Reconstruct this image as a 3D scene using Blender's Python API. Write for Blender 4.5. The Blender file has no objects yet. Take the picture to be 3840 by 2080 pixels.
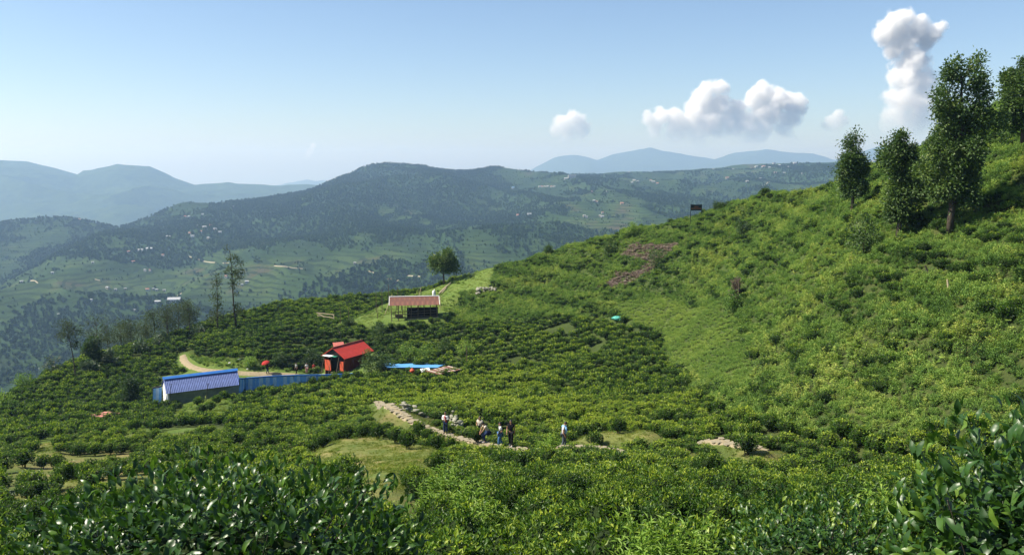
import bpy, bmesh, math, random
import numpy as np
from mathutils import Vector, Matrix
SC = bpy.context.scene
COL = SC.collection
R = math.radians
rng = np.random.default_rng(7)
random.seed(7)

# ------------------------------------------------------------------ camera, sky, sun, exposure
PITCH = R(7.5)
FPX = 1920 / math.tan(R(31))          # focal length in pixels of the 3840 wide photograph
cam_d = bpy.data.cameras.new('camera')
cam_d.sensor_width = 36
cam_d.lens = 18 / math.tan(R(31))
cam_d.clip_start = 0.1
cam_d.clip_end = 60000
cam = bpy.data.objects.new('camera', cam_d)
cam.location = (0, 0, 0)
cam.rotation_euler = (R(90) - PITCH, 0, 0)
COL.objects.link(cam)
SC.camera = cam

SUN_DIR = Vector((-0.92, -0.02, 0.0)).normalized()
SUN_EL = R(47)
to_sun = Vector((SUN_DIR.x * math.cos(SUN_EL), SUN_DIR.y * math.cos(SUN_EL), math.sin(SUN_EL)))
world = bpy.data.worlds.new('World')
SC.world = world
world.use_nodes = True
wn = world.node_tree
wn.nodes.clear()
wo = wn.nodes.new('ShaderNodeOutputWorld')
bg = wn.nodes.new('ShaderNodeBackground')
sky = wn.nodes.new('ShaderNodeTexSky')
sky.sky_type = 'NISHITA'
sky.sun_disc = False
sky.sun_elevation = SUN_EL
sky.sun_rotation = math.atan2(to_sun.x, to_sun.y)
sky.altitude = 1200
sky.air_density = 1.0
sky.dust_density = 1.6
sky.ozone_density = 3.0
bg.inputs['Strength'].default_value = 0.080
wn.links.new(sky.outputs[0], bg.inputs[0])
wn.links.new(bg.outputs[0], wo.inputs[0])
sun_d = bpy.data.lights.new('sun', 'SUN')
sun_d.energy = 5.0
sun_d.angle = R(0.5)
sun_d.color = (1.0, 0.93, 0.80)
sun = bpy.data.objects.new('sun', sun_d)
sun.rotation_euler = (-to_sun).to_track_quat('-Z', 'Y').to_euler()
sun.location = to_sun * 400
COL.objects.link(sun)
SC.view_settings.view_transform = 'Standard'
SC.view_settings.look = 'None'
SC.view_settings.exposure = 0.95
SC.view_settings.gamma = 1.0
SC.cycles.use_denoising = True
SC.cycles.max_bounces = 12
SC.cycles.transparent_max_bounces = 8
SC.cycles.volume_bounces = 6
SC.cycles.diffuse_bounces = 3
SC.cycles.glossy_bounces = 2
SC.cycles.transmission_bounces = 3
SC.cycles.use_adaptive_sampling = False

# ------------------------------------------------------------------ helpers
CP, SP = math.cos(PITCH), math.sin(PITCH)
def pix(px, py, Y, _=None):
    """the point of the place seen at that pixel of the photograph, Y metres ahead"""
    u = (px - 1920) / FPX; v = (1040 - py) / FPX
    dy = CP + v * SP
    return np.array([u / dy * Y, Y, (v * CP - SP) / dy * Y])
def proj(x, y, z):
    dep = y * CP - z * SP
    return 1920 + FPX * x / dep, 1040 - FPX * (y * SP + z * CP) / dep, dep

def hash2(ix, iy, s):
    h = (ix.astype(np.int64) * 374761393 + iy.astype(np.int64) * 668265263 + s * 974711) & 0x7fffffff
    h = ((h ^ (h >> 13)) * 1274126177) & 0x7fffffff
    return ((h ^ (h >> 16)) & 0xffff) / 65535.0
def vnoise(x, y, s=0):
    x = np.asarray(x, float); y = np.asarray(y, float)
    ix = np.floor(x); iy = np.floor(y); fx = x - ix; fy = y - iy
    fx = fx * fx * (3 - 2 * fx); fy = fy * fy * (3 - 2 * fy)
    a = hash2(ix, iy, s); b = hash2(ix + 1, iy, s); c = hash2(ix, iy + 1, s); d = hash2(ix + 1, iy + 1, s)
    return (a * (1 - fx) + b * fx) * (1 - fy) + (c * (1 - fx) + d * fx) * fy - 0.5
def fbm(x, y, s=0, o=4):
    t = 0; a = 1.0
    for k in range(o):
        t = t + a * vnoise(x * 2 ** k + 17.3 * k, y * 2 ** k - 9.1 * k, s + k); a *= 0.5
    return t

def tps_fit(P, Z, lam=0.0):
    n = len(P)
    D2 = ((P[:, None] - P[None]) ** 2).sum(-1)
    K = np.where(D2 > 0, 0.5 * D2 * np.log(np.maximum(D2, 1e-12)), 0) + lam * np.eye(n)
    Q = np.hstack([np.ones((n, 1)), P])
    A = np.zeros((n + 3, n + 3)); A[:n, :n] = K; A[:n, n:] = Q; A[n:, :n] = Q.T
    return np.linalg.solve(A, np.concatenate([Z, np.zeros(3)]))
def tps_eval(P, w, X):
    out = np.empty(len(X))
    for i in range(0, len(X), 20000):
        x = X[i:i + 20000]
        D2 = ((x[:, None] - P[None]) ** 2).sum(-1)
        K = 0.5 * D2 * np.log(np.maximum(D2, 1e-12))
        out[i:i + 20000] = K @ w[:len(P)] + w[len(P)] + x @ w[len(P) + 1:]
    return out
class Hill:
    """a slope given by points on it, ending at a crest beyond which it falls away"""
    def __init__(s, pts, crest, unit, fall, rnd, lam=0.0, noise=None, extra=()):
        W = [pix(*p) for p in pts] + [pix(*p) for p in crest] + [np.array(e, float) for e in extra]
        W = np.array(W); s.unit = unit
        s.P = W[:, :2] / unit; s.w = tps_fit(s.P, W[:, 2] / unit, lam)
        C = np.array([pix(*p) for p in crest])
        s.cu = C[:, 0] / C[:, 1]; s.cy = C[:, 1]
        s.fall = fall; s.rnd = rnd; s.noise = noise
    def R(s, x, y):
        return np.interp(x / np.maximum(y, 1.0), s.cu, s.cy)
    def z(s, x, y):
        x = np.atleast_1d(np.asarray(x, float)); y = np.atleast_1d(np.asarray(y, float))
        r = s.R(x, y); t = np.minimum(y, r); k = np.where(y > r, t / np.maximum(y, 1e-6), 1)
        X = np.stack([x * k, t], 1) / s.unit
        z = tps_eval(s.P, s.w, X) * s.unit
        d = np.maximum(y - r, 0)
        z = z - s.fall * (np.sqrt(d * d + s.rnd ** 2) - s.rnd)
        if s.noise: z = z + s.noise(x, y)
        return z
    def hit(s, px, py, y0, y1, n=900):
        Y = np.geomspace(y0, y1, n); p = pix(px, py, 1.0)
        d = p[2] * Y - s.z(p[0] * Y, Y)
        b = np.nonzero(d < 0)[0]
        if len(b) == 0: return None
        i = b[0]
        if i == 0: return p * Y[0]
        t = d[i - 1] / (d[i - 1] - d[i]); yy = Y[i - 1] + t * (Y[i] - Y[i - 1])
        return p * yy

def tag(o, label=None, cat=None, group=None, kind=None):
    if label: o['label'] = label
    if cat: o['category'] = cat
    if group: o['group'] = group
    if kind: o['kind'] = kind
    return o
def empty(name, loc=(0, 0, 0), rz=0.0):
    o = bpy.data.objects.new(name, None); o.location = loc; o.rotation_euler = (0, 0, rz); COL.objects.link(o); return o
def link(name, me, parent=None, loc=None, rot=None, mat=None):
    if mat is not None and not me.materials: me.materials.append(mat)
    o = bpy.data.objects.new(name, me)
    if parent is not None: o.parent = parent
    if loc is not None: o.location = loc
    if rot is not None: o.rotation_euler = rot
    COL.objects.link(o); return o

class MB:
    """collects vertices and faces for one mesh"""
    def __init__(s): s.v = []; s.f = []; s.m = []; s.a = []; s.n = 0
    def add(s, v, f, m=0, a=0.0):
        v = np.asarray(v, float).reshape(-1, 3); s.v.append(v)
        k = s.n; s.f += [tuple(int(i) + k for i in q) for q in f]; s.m += [m] * len(f)
        s.a.append(np.broadcast_to(np.asarray(a, float), (len(v),)).copy()); s.n += len(v); return s
    def box(s, c, d, rz=0, m=0, a=0.0, rot=None):
        d = np.array(d) / 2
        v = np.array([[x, y, z] for z in (-1, 1) for y in (-1, 1) for x in (-1, 1)]) * d
        if rot is not None: v = v @ np.array(rot).T
        elif rz: c_, s_ = math.cos(rz), math.sin(rz); v = v @ np.array([[c_, -s_, 0], [s_, c_, 0], [0, 0, 1]]).T
        return s.add(v + np.array(c), [(0, 2, 3, 1), (4, 5, 7, 6), (0, 1, 5, 4), (1, 3, 7, 5), (3, 2, 6, 7), (2, 0, 4, 6)], m, a)
    def tube(s, pts, rad, n=6, m=0, a=0.0, cap=True):
        pts = np.asarray(pts, float); k = len(pts); rad = np.broadcast_to(np.asarray(rad, float), (k,))
        vs = []
        for i in range(k):
            t = pts[min(i + 1, k - 1)] - pts[max(i - 1, 0)]; t = t / (np.linalg.norm(t) + 1e-9)
            h = np.array([1, 0, 0]) if abs(t[0]) < 0.8 else np.array([0, 1, 0])
            e1 = np.cross(t, h); e1 /= np.linalg.norm(e1); e2 = np.cross(t, e1)
            for j in range(n):
                q = 2 * math.pi * j / n; vs.append(pts[i] + rad[i] * (math.cos(q) * e1 + math.sin(q) * e2))
        fs = [(i * n + j, i * n + (j + 1) % n, (i + 1) * n + (j + 1) % n, (i + 1) * n + j) for i in range(k - 1) for j in range(n)]
        if cap: fs += [tuple(range(n))[::-1], tuple((k - 1) * n + j for j in range(n))]
        return s.add(vs, fs, m, a)
    def blob(s, c, r, nu=8, nv=5, m=0, a=0.0, seed=0, rough=0.0):
        g = np.random.default_rng(seed); vs = []; c = np.array(c, float); r = np.array(r, float)
        vs.append(c + r * [0, 0, -1])
        for i in range(1, nv):
            t = math.pi * i / nv - math.pi / 2
            for j in range(nu):
                q = 2 * math.pi * (j + 0.5 * (i % 2)) / nu
                vs.append(c + r * np.array([math.cos(t) * math.cos(q), math.cos(t) * math.sin(q), math.sin(t)]) * (1 + rough * g.uniform(-1, 1)))
        vs.append(c + r * [0, 0, 1])
        fs = []
        for j in range(nu): fs.append((0, 1 + (j + 1) % nu, 1 + j))
        for i in range(nv - 2):
            for j in range(nu):
                p = 1 + i * nu; q = p + nu; fs.append((p + j, p + (j + 1) % nu, q + (j + 1) % nu, q + j))
        p = 1 + (nv - 2) * nu; t = len(vs) - 1
        for j in range(nu): fs.append((p + j, p + (j + 1) % nu, t))
        return s.add(vs, fs, m, a)
    def leaves(s, base, dirs, up, L, W, m=0, a=0.0, bend=0.15):
        """many folded pointed leaves at once"""
        n = len(base); dirs = dirs / (np.linalg.norm(dirs, axis=1, keepdims=True) + 1e-9)
        side = np.cross(dirs, up); side /= (np.linalg.norm(side, axis=1, keepdims=True) + 1e-9)
        nor = np.cross(side, dirs); L = np.broadcast_to(L, (n,))[:, None]; W = np.broadcast_to(W, (n,))[:, None]
        mid = base + dirs * L * 0.45
        v = np.stack([base, mid + side * W * 0.5 + nor * W * 0.15, base + dirs * L - nor * L * bend, mid - side * W * 0.5 + nor * W * 0.15], 1).reshape(-1, 3)
        i = np.arange(n) * 4
        f = np.concatenate([np.stack([i, i + 1, i + 2], 1), np.stack([i, i + 2, i + 3], 1)])
        return s.add(v, f, m, np.repeat(np.broadcast_to(np.asarray(a, float), (n,)), 4))
    def mesh(s, name, mats, smooth=False):
        me = bpy.data.meshes.new(name)
        me.from_pydata(np.concatenate(s.v).tolist(), [], s.f)
        for m in (mats if isinstance(mats, (list, tuple)) else [mats]): me.materials.append(m)
        me.polygons.foreach_set('material_index', s.m)
        if smooth: me.polygons.foreach_set('use_smooth', [True] * len(s.f))
        at = me.attributes.new('tone', 'FLOAT', 'POINT'); at.data.foreach_set('value', np.concatenate(s.a))
        me.update(); return me
    def build(s, name, mats, parent=None, loc=None, rot=None, smooth=False):
        return link(name, s.mesh(name, mats, smooth), parent, loc, rot)

# ------------------------------------------------------------------ materials
def nodes_of(name):
    m = bpy.data.materials.new(name); m.use_nodes = True; t = m.node_tree
    return m, t, t.nodes['Principled BSDF'], t.nodes['Material Output']
def N(t, typ, **kw):
    n = t.nodes.new(typ)
    for k, v in kw.items():
        if k.startswith('i_'): n.inputs[k[2:].replace('_', ' ')].default_value = v
        else: setattr(n, k, v)
    return n
def ramp(t, fac, stops):
    r = t.nodes.new('ShaderNodeValToRGB'); e = r.color_ramp.elements
    while len(e) > len(stops): e.remove(e[-1])
    while len(e) < len(stops): e.new(0.5)
    for q, (p, c) in zip(e, stops): q.position = p; q.color = (*c, 1)
    t.links.new(fac, r.inputs[0]); return r.outputs[0]
def mixc(t, fac, a, b, mode='MIX'):
    m = t.nodes.new('ShaderNodeMix'); m.data_type = 'RGBA'; m.blend_type = mode
    for sock, v in ((m.inputs[0], fac), (m.inputs[6], a), (m.inputs[7], b)):
        if hasattr(v, 'is_linked'): t.links.new(v, sock)
        elif isinstance(v, (int, float)): sock.default_value = v
        else: sock.default_value = (*v, 1)
    return m.outputs[2]
def math_(t, op, a, b=None, clamp=False):
    m = t.nodes.new('ShaderNodeMath'); m.operation = op; m.use_clamp = clamp
    for i, v in enumerate((a, b)):
        if v is None: continue
        if hasattr(v, 'is_linked'): t.links.new(v, m.inputs[i])
        else: m.inputs[i].default_value = v
    return m.outputs[0]
def plain(name, col, rough=0.7, var=0.15, scale=6.0, spec=0.3, bump=0.0, metal=0.0, col2=None):
    m, t, b, o = nodes_of(name)
    tc = N(t, 'ShaderNodeTexCoord'); nz = N(t, 'ShaderNodeTexNoise', i_Scale=scale, i_Detail=6.0, i_Roughness=0.6)
    t.links.new(tc.outputs['Object'], nz.inputs['Vector'])
    c2 = col2 or tuple(c * (1 - 2 * var) for c in col); c1 = tuple(min(1, c * (1 + var)) for c in col)
    t.links.new(ramp(t, nz.outputs[0], [(0.3, c2), (0.7, c1)]), b.inputs['Base Color'])
    b.inputs['Roughness'].default_value = rough; b.inputs['Specular IOR Level'].default_value = spec; b.inputs['Metallic'].default_value = metal
    if bump:
        bp = N(t, 'ShaderNodeBump', i_Strength=bump, i_Distance=0.05); t.links.new(nz.outputs[0], bp.inputs['Height']); t.links.new(bp.outputs[0], b.inputs['Normal'])
    return m
def leafmat(name, stops, rough=0.45, spec=0.45, trans=0.3, vein=False, tcol=1.0):
    """leaf colour runs over the stops by the leaf's own tone plus the plant's tint"""
    m, t, b, o = nodes_of(name)
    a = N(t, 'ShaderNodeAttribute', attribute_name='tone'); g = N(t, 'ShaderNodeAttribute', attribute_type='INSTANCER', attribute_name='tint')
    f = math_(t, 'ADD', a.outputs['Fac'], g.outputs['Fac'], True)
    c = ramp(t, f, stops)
    if vein:
        tc = N(t, 'ShaderNodeTexCoord'); nz = N(t, 'ShaderNodeTexNoise', i_Scale=30.0, i_Detail=4.0)
        t.links.new(tc.outputs['Object'], nz.inputs['Vector'])
        c = mixc(t, 0.35, c, ramp(t, nz.outputs[0], [(0.3, (0.35, 0.35, 0.35)), (0.7, (1, 1, 1))]), 'MULTIPLY')
    t.links.new(c, b.inputs['Base Color']); b.inputs['Roughness'].default_value = rough; b.inputs['Specular IOR Level'].default_value = spec
    tr = N(t, 'ShaderNodeBsdfTranslucent'); t.links.new(mixc(t, 1.0, c, (tcol * 1.0, tcol * 1.05, tcol * 0.55), 'MULTIPLY'), tr.inputs[0])
    mx = N(t, 'ShaderNodeMixShader'); mx.inputs[0].default_value = trans
    t.links.new(b.outputs[0], mx.inputs[1]); t.links.new(tr.outputs[0], mx.inputs[2]); t.links.new(mx.outputs[0], o.inputs[0])
    return m
M = {}
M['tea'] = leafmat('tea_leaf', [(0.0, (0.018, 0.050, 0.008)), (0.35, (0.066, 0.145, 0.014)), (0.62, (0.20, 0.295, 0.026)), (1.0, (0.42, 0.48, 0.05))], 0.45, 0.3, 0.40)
M['core'] = plain('shade_core', (0.02, 0.034, 0.009), 0.9, 0.2, 8, 0.1)  # dark filler blob inside plants, coloured so leaf gaps look shaded
M['twig'] = plain('twig_bark', (0.07, 0.055, 0.04), 0.85, 0.25, 14, 0.2)
M['scrub'] = leafmat('scrub_leaf', [(0.0, (0.050, 0.110, 0.022)), (0.4, (0.150, 0.265, 0.048)), (0.7, (0.28, 0.385, 0.075)), (1.0, (0.48, 0.51, 0.12))], 0.6, 0.25, 0.35)
M['dry'] = leafmat('dry_fern', [(0.0, (0.10, 0.072, 0.060)), (0.5, (0.22, 0.165, 0.14)), (1.0, (0.42, 0.34, 0.29))], 0.8, 0.15, 0.2)
M['tree'] = leafmat('tree_leaf', [(0.0, (0.026, 0.058, 0.018)), (0.5, (0.075, 0.135, 0.030)), (0.8, (0.15, 0.21, 0.04)), (1.0, (0.27, 0.29, 0.06))], 0.5, 0.35, 0.32)
M['feather'] = leafmat('feathery_leaf', [(0.0, (0.035, 0.055, 0.025)), (0.6, (0.075, 0.105, 0.04)), (1.0, (0.14, 0.16, 0.06))], 0.65, 0.2, 0.35)
M['pale'] = leafmat('pale_leaf', [(0.0, (0.03, 0.06, 0.025)), (0.6, (0.09, 0.14, 0.06)), (1.0, (0.26, 0.31, 0.2))], 0.4, 0.5, 0.2)
M['bark'] = plain('tree_bark', (0.075, 0.06, 0.045), 0.9, 0.3, 5, 0.15, 0.4)
M['paleleaf'] = M['pale']
M['far'] = leafmat('far_tree_leaf', [(0.0, (0.016, 0.040, 0.012)), (0.6, (0.042, 0.085, 0.022)), (1.0, (0.09, 0.13, 0.035))], 0.7, 0.15, 0.15)
M['big_leaf'] = leafmat('large_tea_leaf', [(0.0, (0.014, 0.044, 0.010)), (0.5, (0.040, 0.105, 0.017)), (0.82, (0.10, 0.20, 0.025)), (1.0, (0.34, 0.40, 0.04))], 0.38, 0.45, 0.30, True)
M['blade'] = leafmat('grass_blade', [(0.0, (0.13, 0.19, 0.03)), (0.5, (0.26, 0.31, 0.06)), (1.0, (0.44, 0.42, 0.14))], 0.6, 0.25, 0.35)
M['weed'] = leafmat('bright_weed', [(0.0, (0.08, 0.17, 0.02)), (0.6, (0.17, 0.30, 0.035)), (1.0, (0.33, 0.44, 0.07))], 0.55, 0.3, 0.4)

def ground_mat():
    m, t, b, o = nodes_of('grassy_ground')
    tc = N(t, 'ShaderNodeTexCoord')
    n1 = N(t, 'ShaderNodeTexNoise', i_Scale=0.35, i_Detail=5.0); n2 = N(t, 'ShaderNodeTexNoise', i_Scale=5.0, i_Detail=8.0, i_Roughness=0.7)
    for n in (n1, n2): t.links.new(tc.outputs['Object'], n.inputs['Vector'])
    c = ramp(t, n1.outputs[0], [(0.28, (0.085, 0.135, 0.028)), (0.5, (0.17, 0.185, 0.055)), (0.7, (0.27, 0.22, 0.095))])
    c = mixc(t, 0.6, c, ramp(t, n2.outputs[0], [(0.3, (0.45, 0.45, 0.4)), (0.65, (1.1, 1.1, 1.0))]), 'MULTIPLY')
    lu = N(t, 'ShaderNodeAttribute', attribute_name='lush')
    c = mixc(t, math_(t, 'MULTIPLY', lu.outputs['Fac'], 0.8), c, ramp(t, n2.outputs[0], [(0.3, (0.045, 0.095, 0.016)), (0.7, (0.14, 0.21, 0.038))]))
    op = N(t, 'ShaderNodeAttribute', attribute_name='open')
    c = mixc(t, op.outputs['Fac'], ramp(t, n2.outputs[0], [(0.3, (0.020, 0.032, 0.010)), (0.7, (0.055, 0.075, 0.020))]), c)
    t.links.new(c, b.inputs['Base Color']); b.inputs['Roughness'].default_value = 0.9; b.inputs['Specular IOR Level'].default_value = 0.1
    bp = N(t, 'ShaderNodeBump', i_Strength=0.8, i_Distance=0.12); t.links.new(n2.outputs[0], bp.inputs['Height']); t.links.new(bp.outputs[0], b.inputs['Normal'])
    return m
M['ground'] = ground_mat()
def valley_mat():
    m, t, b, o = nodes_of('terraced_slope')
    g = N(t, 'ShaderNodeNewGeometry'); sx = N(t, 'ShaderNodeSeparateXYZ'); t.links.new(g.outputs['Position'], sx.inputs[0])
    fo = N(t, 'ShaderNodeAttribute', attribute_name='forest'); fi = N(t, 'ShaderNodeAttribute', attribute_name='field')
    n1 = N(t, 'ShaderNodeTexNoise', i_Scale=0.012, i_Detail=6.0); n2 = N(t, 'ShaderNodeTexNoise', i_Scale=0.09, i_Detail=6.0, i_Roughness=0.7)
    for n in (n1, n2): t.links.new(g.outputs['Position'], n.inputs['Vector'])
    c = ramp(t, fi.outputs['Fac'], [(0.0, (0.018, 0.038, 0.013)), (0.4, (0.030, 0.056, 0.016)), (0.75, (0.052, 0.082, 0.022)), (1.0, (0.07, 0.062, 0.035))])
    # hedged terrace edges follow the contours
    zz = math_(t, 'ADD', sx.outputs['Z'], math_(t, 'MULTIPLY', n1.outputs[0], 14.0))
    fr = math_(t, 'FRACT', math_(t, 'MULTIPLY', zz, 0.22))
    edge = math_(t, 'MULTIPLY', math_(t, 'LESS_THAN', fr, 0.36), math_(t, 'GREATER_THAN', n2.outputs[0], 0.38))
    c = mixc(t, math_(t, 'MULTIPLY', edge, 0.85), c, (0.016, 0.030, 0.010))
    spots = ramp(t, n2.outputs[0], [(0.50, (0, 0, 0)), (0.60, (1, 1, 1))])
    c = mixc(t, math_(t, 'MULTIPLY', spots, 0.7), c, (0.03, 0.055, 0.018))
    c = mixc(t, fo.outputs['Fac'], c, (0.026, 0.052, 0.016))
    t.links.new(c, b.inputs['Base Color']); b.inputs['Roughness'].default_value = 0.95; b.inputs['Specular IOR Level'].default_value = 0.05
    bp = N(t, 'ShaderNodeBump', i_Strength=1.0, i_Distance=4.0); t.links.new(n2.outputs[0], bp.inputs['Height']); t.links.new(bp.outputs[0], b.inputs['Normal'])
    return m
M['valley'] = valley_mat()
def mountain_mat():
    m, t, b, o = nodes_of('forested_mountain')
    g = N(t, 'ShaderNodeNewGeometry'); n2 = N(t, 'ShaderNodeTexNoise', i_Scale=0.02, i_Detail=8.0, i_Roughness=0.7)
    t.links.new(g.outputs['Position'], n2.inputs['Vector'])
    t.links.new(ramp(t, n2.outputs[0], [(0.3, (0.018, 0.035, 0.014)), (0.7, (0.06, 0.09, 0.03))]), b.inputs['Base Color'])
    b.inputs['Roughness'].default_value = 1.0; b.inputs['Specular IOR Level'].default_value = 0.0
    bp = N(t, 'ShaderNodeBump', i_Strength=1.0, i_Distance=15.0); t.links.new(n2.outputs[0], bp.inputs['Height']); t.links.new(bp.outputs[0], b.inputs['Normal'])
    return m
M['mountain'] = mountain_mat()

# ------------------------------------------------------------------ the near hillside
near_pts = [
 (1890,1667,52.5),(1820,1652,54),(2050,1667,50.5),(2113,1663,49.5),(1760,1640,56),(1520,1555,63),(1660,1620,58.5),(1450,1509,67),(2236,1667,50),(2700,1645,47),(2862,1672,45),(3457,1697,38),
 (1900,1850,21.5),(1900,1760,30),(1500,1800,26),(900,1800,36),(900,1900,22),(400,1900,28),(100,1900,33),(100,1700,60),(400,1700,57),(800,1650,60),(1200,1650,56),(1250,1720,47),
 (1200,1520,80),(800,1490,107),(1000,1462,106),(1340,1400,113),(1700,1385,111),(2000,1390,105),(1300,1580,68),(600,1560,88),(400,1540,95),(150,1560,92),
 (750,1388,124),(690,1342,132),(900,1402,122),(1150,1398,123),(900,1335,126),(1100,1330,127),(720,1300,135),(900,1230,145),(700,1250,148),
 (1250,1250,136),(1458,1197,138.5),(1650,1184,139.5),(1550,1168,147),(1400,1195,141),(1700,1150,146),(1570,1270,128),(1800,1300,120),(1500,1330,120),
 (1900,1500,77),(2200,1500,72),(2200,1350,100),(2200,1230,122),(1900,1130,145),(1900,1210,132),
 (2600,1600,53),(2600,1500,64),(2600,1400,78),(2600,1300,91),(2600,1200,104),(2600,1100,115),(2600,1000,125),(2600,900,136),(2300,1080,136),(2300,980,146),
 (2900,1500,57),(2900,1350,67),(2900,1200,77),(2900,1050,88),(2900,900,100),(3200,1560,47),(3200,1300,55),(3200,1000,68),(3200,800,82),(3370,890,70),(3575,870,66),
 (3600,1600,39),(3600,1900,14),(3200,1800,25),(3840,1200,48),(3840,900,58),(3840,600,70),(3840,430,84),(3600,600,82),(3500,1200,53),(2600,1850,21),(3000,2000,12),
]
near_crest = [(-700,1620,88),(0,1502,104),(180,1402,120),(330,1335,130),(500,1292,140),(680,1240,150),(880,1180,160),(1060,1132,166),(1300,1105,169),(1560,1085,169),(1700,1046,168),
 (1900,990,165),(2200,905,160),(2400,850,156),(2600,808,150),(2750,760,141),(2900,718,130),(3130,688,112),(3270,615,107),(3450,545,103),(3650,425,100),(3840,335,99),(4500,0,98)]
def near_noise(x, y):
    k = np.clip((y - 8) / 25, 0, 1)
    return 0.40 * fbm(x / 9, y / 9, 3, 3) * k + 0.06 * vnoise(x / 0.8, y / 0.8, 8)
extra = [(0, 0, -1.7), (0, -15, 2.8), (-25, -10, 0.5), (25, -10, 3), (0, 8, -4.1), (-1.5, 4, -2.9), (2, 4, -2.9), (-14, 14, -6.6), (14, 10, -4.4), (-25, 20, -9.0), (28, 22, -6.5), (45, 30, -6.0), (-45, 45, -17)]
near = Hill(near_pts, near_crest, 50.0, 0.62, 9.0, 1e-5, None, extra)
def G(px, py):
    p = near.hit(px, py, 3.0, 260.0)
    if p is None:
        u = (px - 1920) / FPX; Y = float(np.interp(u, near.cu, near.cy)); p = pix(px, py, Y); p[2] = near.z(p[0], p[1])[0]
    return p
def zg(x, y): return float(near.z(x, y)[0])
def at_ground(px, py, Y):
    p = pix(px, py, Y); p[2] = zg(p[0], p[1]); return p

def wpoly(pts):
    out = []
    for p in pts:
        q = pix(*p) if len(p) == 3 else G(*p); out.append(q[:2])
    return np.array(out)
def inside(poly, x, y):
    r = np.zeros(len(x), bool); j = len(poly) - 1
    for i in range(len(poly)):
        xi, yi = poly[i]; xj, yj = poly[j]
        c = ((yi > y) != (yj > y)) & (x < (xj - xi) * (y - yi) / (yj - yi + 1e-12) + xi); r ^= c; j = i
    return r
def line_dist(line, x, y):
    d = np.full(len(x), 1e9); P = np.stack([x, y], 1)
    for a, b in zip(line[:-1], line[1:]):
        ab = b - a; t = np.clip(((P - a) @ ab) / (ab @ ab + 1e-12), 0, 1); d = np.minimum(d, np.linalg.norm(P - a - t[:, None] * ab, axis=1))
    return d
# centre lines of the stone path and the dirt road
path_px = [(1420,1498),(1450,1509),(1490,1535),(1520,1555),(1562,1576),(1607,1600),(1660,1618),(1722,1632),(1764,1642),(1834,1660),(1880,1667),(1960,1669),(2050,1668),(2131,1667),(2236,1668),(2300,1672),(2420,1664),(2520,1650),(2620,1632),(2675,1634),(2716,1651),(2798,1666),(2862,1672),(2885,1674)]
road_px = [(684,1328),(686,1345),(700,1362),(716,1374),(750,1388),(800,1394),(880,1398),(960,1402),(1060,1404),(1150,1404),(1240,1402)]
PATH = np.array([G(*p)[:2] for p in path_px]); ROAD = np.array([G(*p)[:2] for p in road_px])
def smooth_line(P, step):
    t = np.concatenate([[0], np.cumsum(np.linalg.norm(np.diff(P, axis=0), axis=1))]); n = max(3, int(t[-1] / step)); s = np.linspace(0, t[-1], n)
    Q = np.stack([np.interp(s, t, P[:, 0]), np.interp(s, t, P[:, 1])], 1)
    for _ in range(4): Q[1:-1] = 0.25 * Q[:-2] + 0.5 * Q[1:-1] + 0.25 * Q[2:]
    return Q
def _sub(a, b): return np.array([G(*p)[:2] for p in path_px if a <= p[0] <= b])
PATH_VIS = [smooth_line(_sub(1400, 1965), 0.6), smooth_line(_sub(2040, 2300), 0.6), smooth_line(_sub(2650, 2900), 0.6)]
PATH = smooth_line(PATH, 0.6); ROAD = smooth_line(ROAD, 0.9)

ZONES = {
 'thin': wpoly([(0,1600),(300,1585),(620,1580),(980,1600),(1100,1650),(1150,1720),(1100,1790),(700,1800),(420,1860),(0,1960)]),
 'scrub': wpoly([(1800,1000,215),(1740,1085),(1700,1130),(1690,1190),(1850,1195),(2100,1190),(2290,1180),(2480,1235),(2490,1330),(2560,1420),(2700,1520),(2900,1570),(3300,1600),(3840,1570),(4300,1500,40),(4600,800,60),(4600,300,120),(3300,600,215)]),
 'lawn': wpoly([(2480,1232),(2290,1160),(2330,1118),(2500,1105),(2700,1120),(2770,1190),(2800,1290),(2830,1380),(2790,1450),(2650,1430),(2500,1330)]),
 'meadow': wpoly([(1240,1215),(1330,1180),(1420,1140),(1560,1095),(1690,1052),(1800,1035,185),(1880,1010,190),(1840,1080),(1730,1100),(1700,1180),(1560,1205),(1400,1210)]),
}
GRASS = [wpoly(p) for p in (
 [(1149,1690),(1242,1640),(1366,1628),(1470,1632),(1560,1650),(1650,1668),(1690,1690),(1680,1735),(1600,1765),(1535,1775),(1540,1850),(1480,1890),(1385,1875),(1320,1815),(1290,1758),(1165,1718)],
 [(455,1650),(470,1610),(535,1590),(540,1615),(500,1650)], [(120,1690),(150,1655),(215,1650),(200,1690)], [(640,1548),(690,1505),(780,1490),(885,1490),(880,1545),(760,1560)],
 [(1010,1500),(1030,1465),(1070,1462),(1060,1505)], [(1140,1490),(1170,1455),(1260,1455),(1240,1480)],
 [(2140,1650),(2150,1625),(2260,1605),(2330,1612),(2440,1600),(2500,1618),(2420,1640),(2300,1648)], [(2700,1668),(2880,1678),(2925,1712),(2880,1735),(2780,1700)], [(2640,1790),(2620,1755),(2690,1735),(2740,1775)],
 [(0,1860),(0,1820),(90,1830),(80,1870)], [(230,1790),(300,1770),(360,1785),(300,1820)], [(30,1700),(20,1730),(90,1720)], [(1560,1600),(1540,1570),(1600,1570),(1680,1600),(1650,1612)],
 [(690,1335),(720,1318),(860,1345),(1000,1370),(1160,1380),(1160,1400),(960,1398),(800,1388),(720,1370)])]
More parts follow.
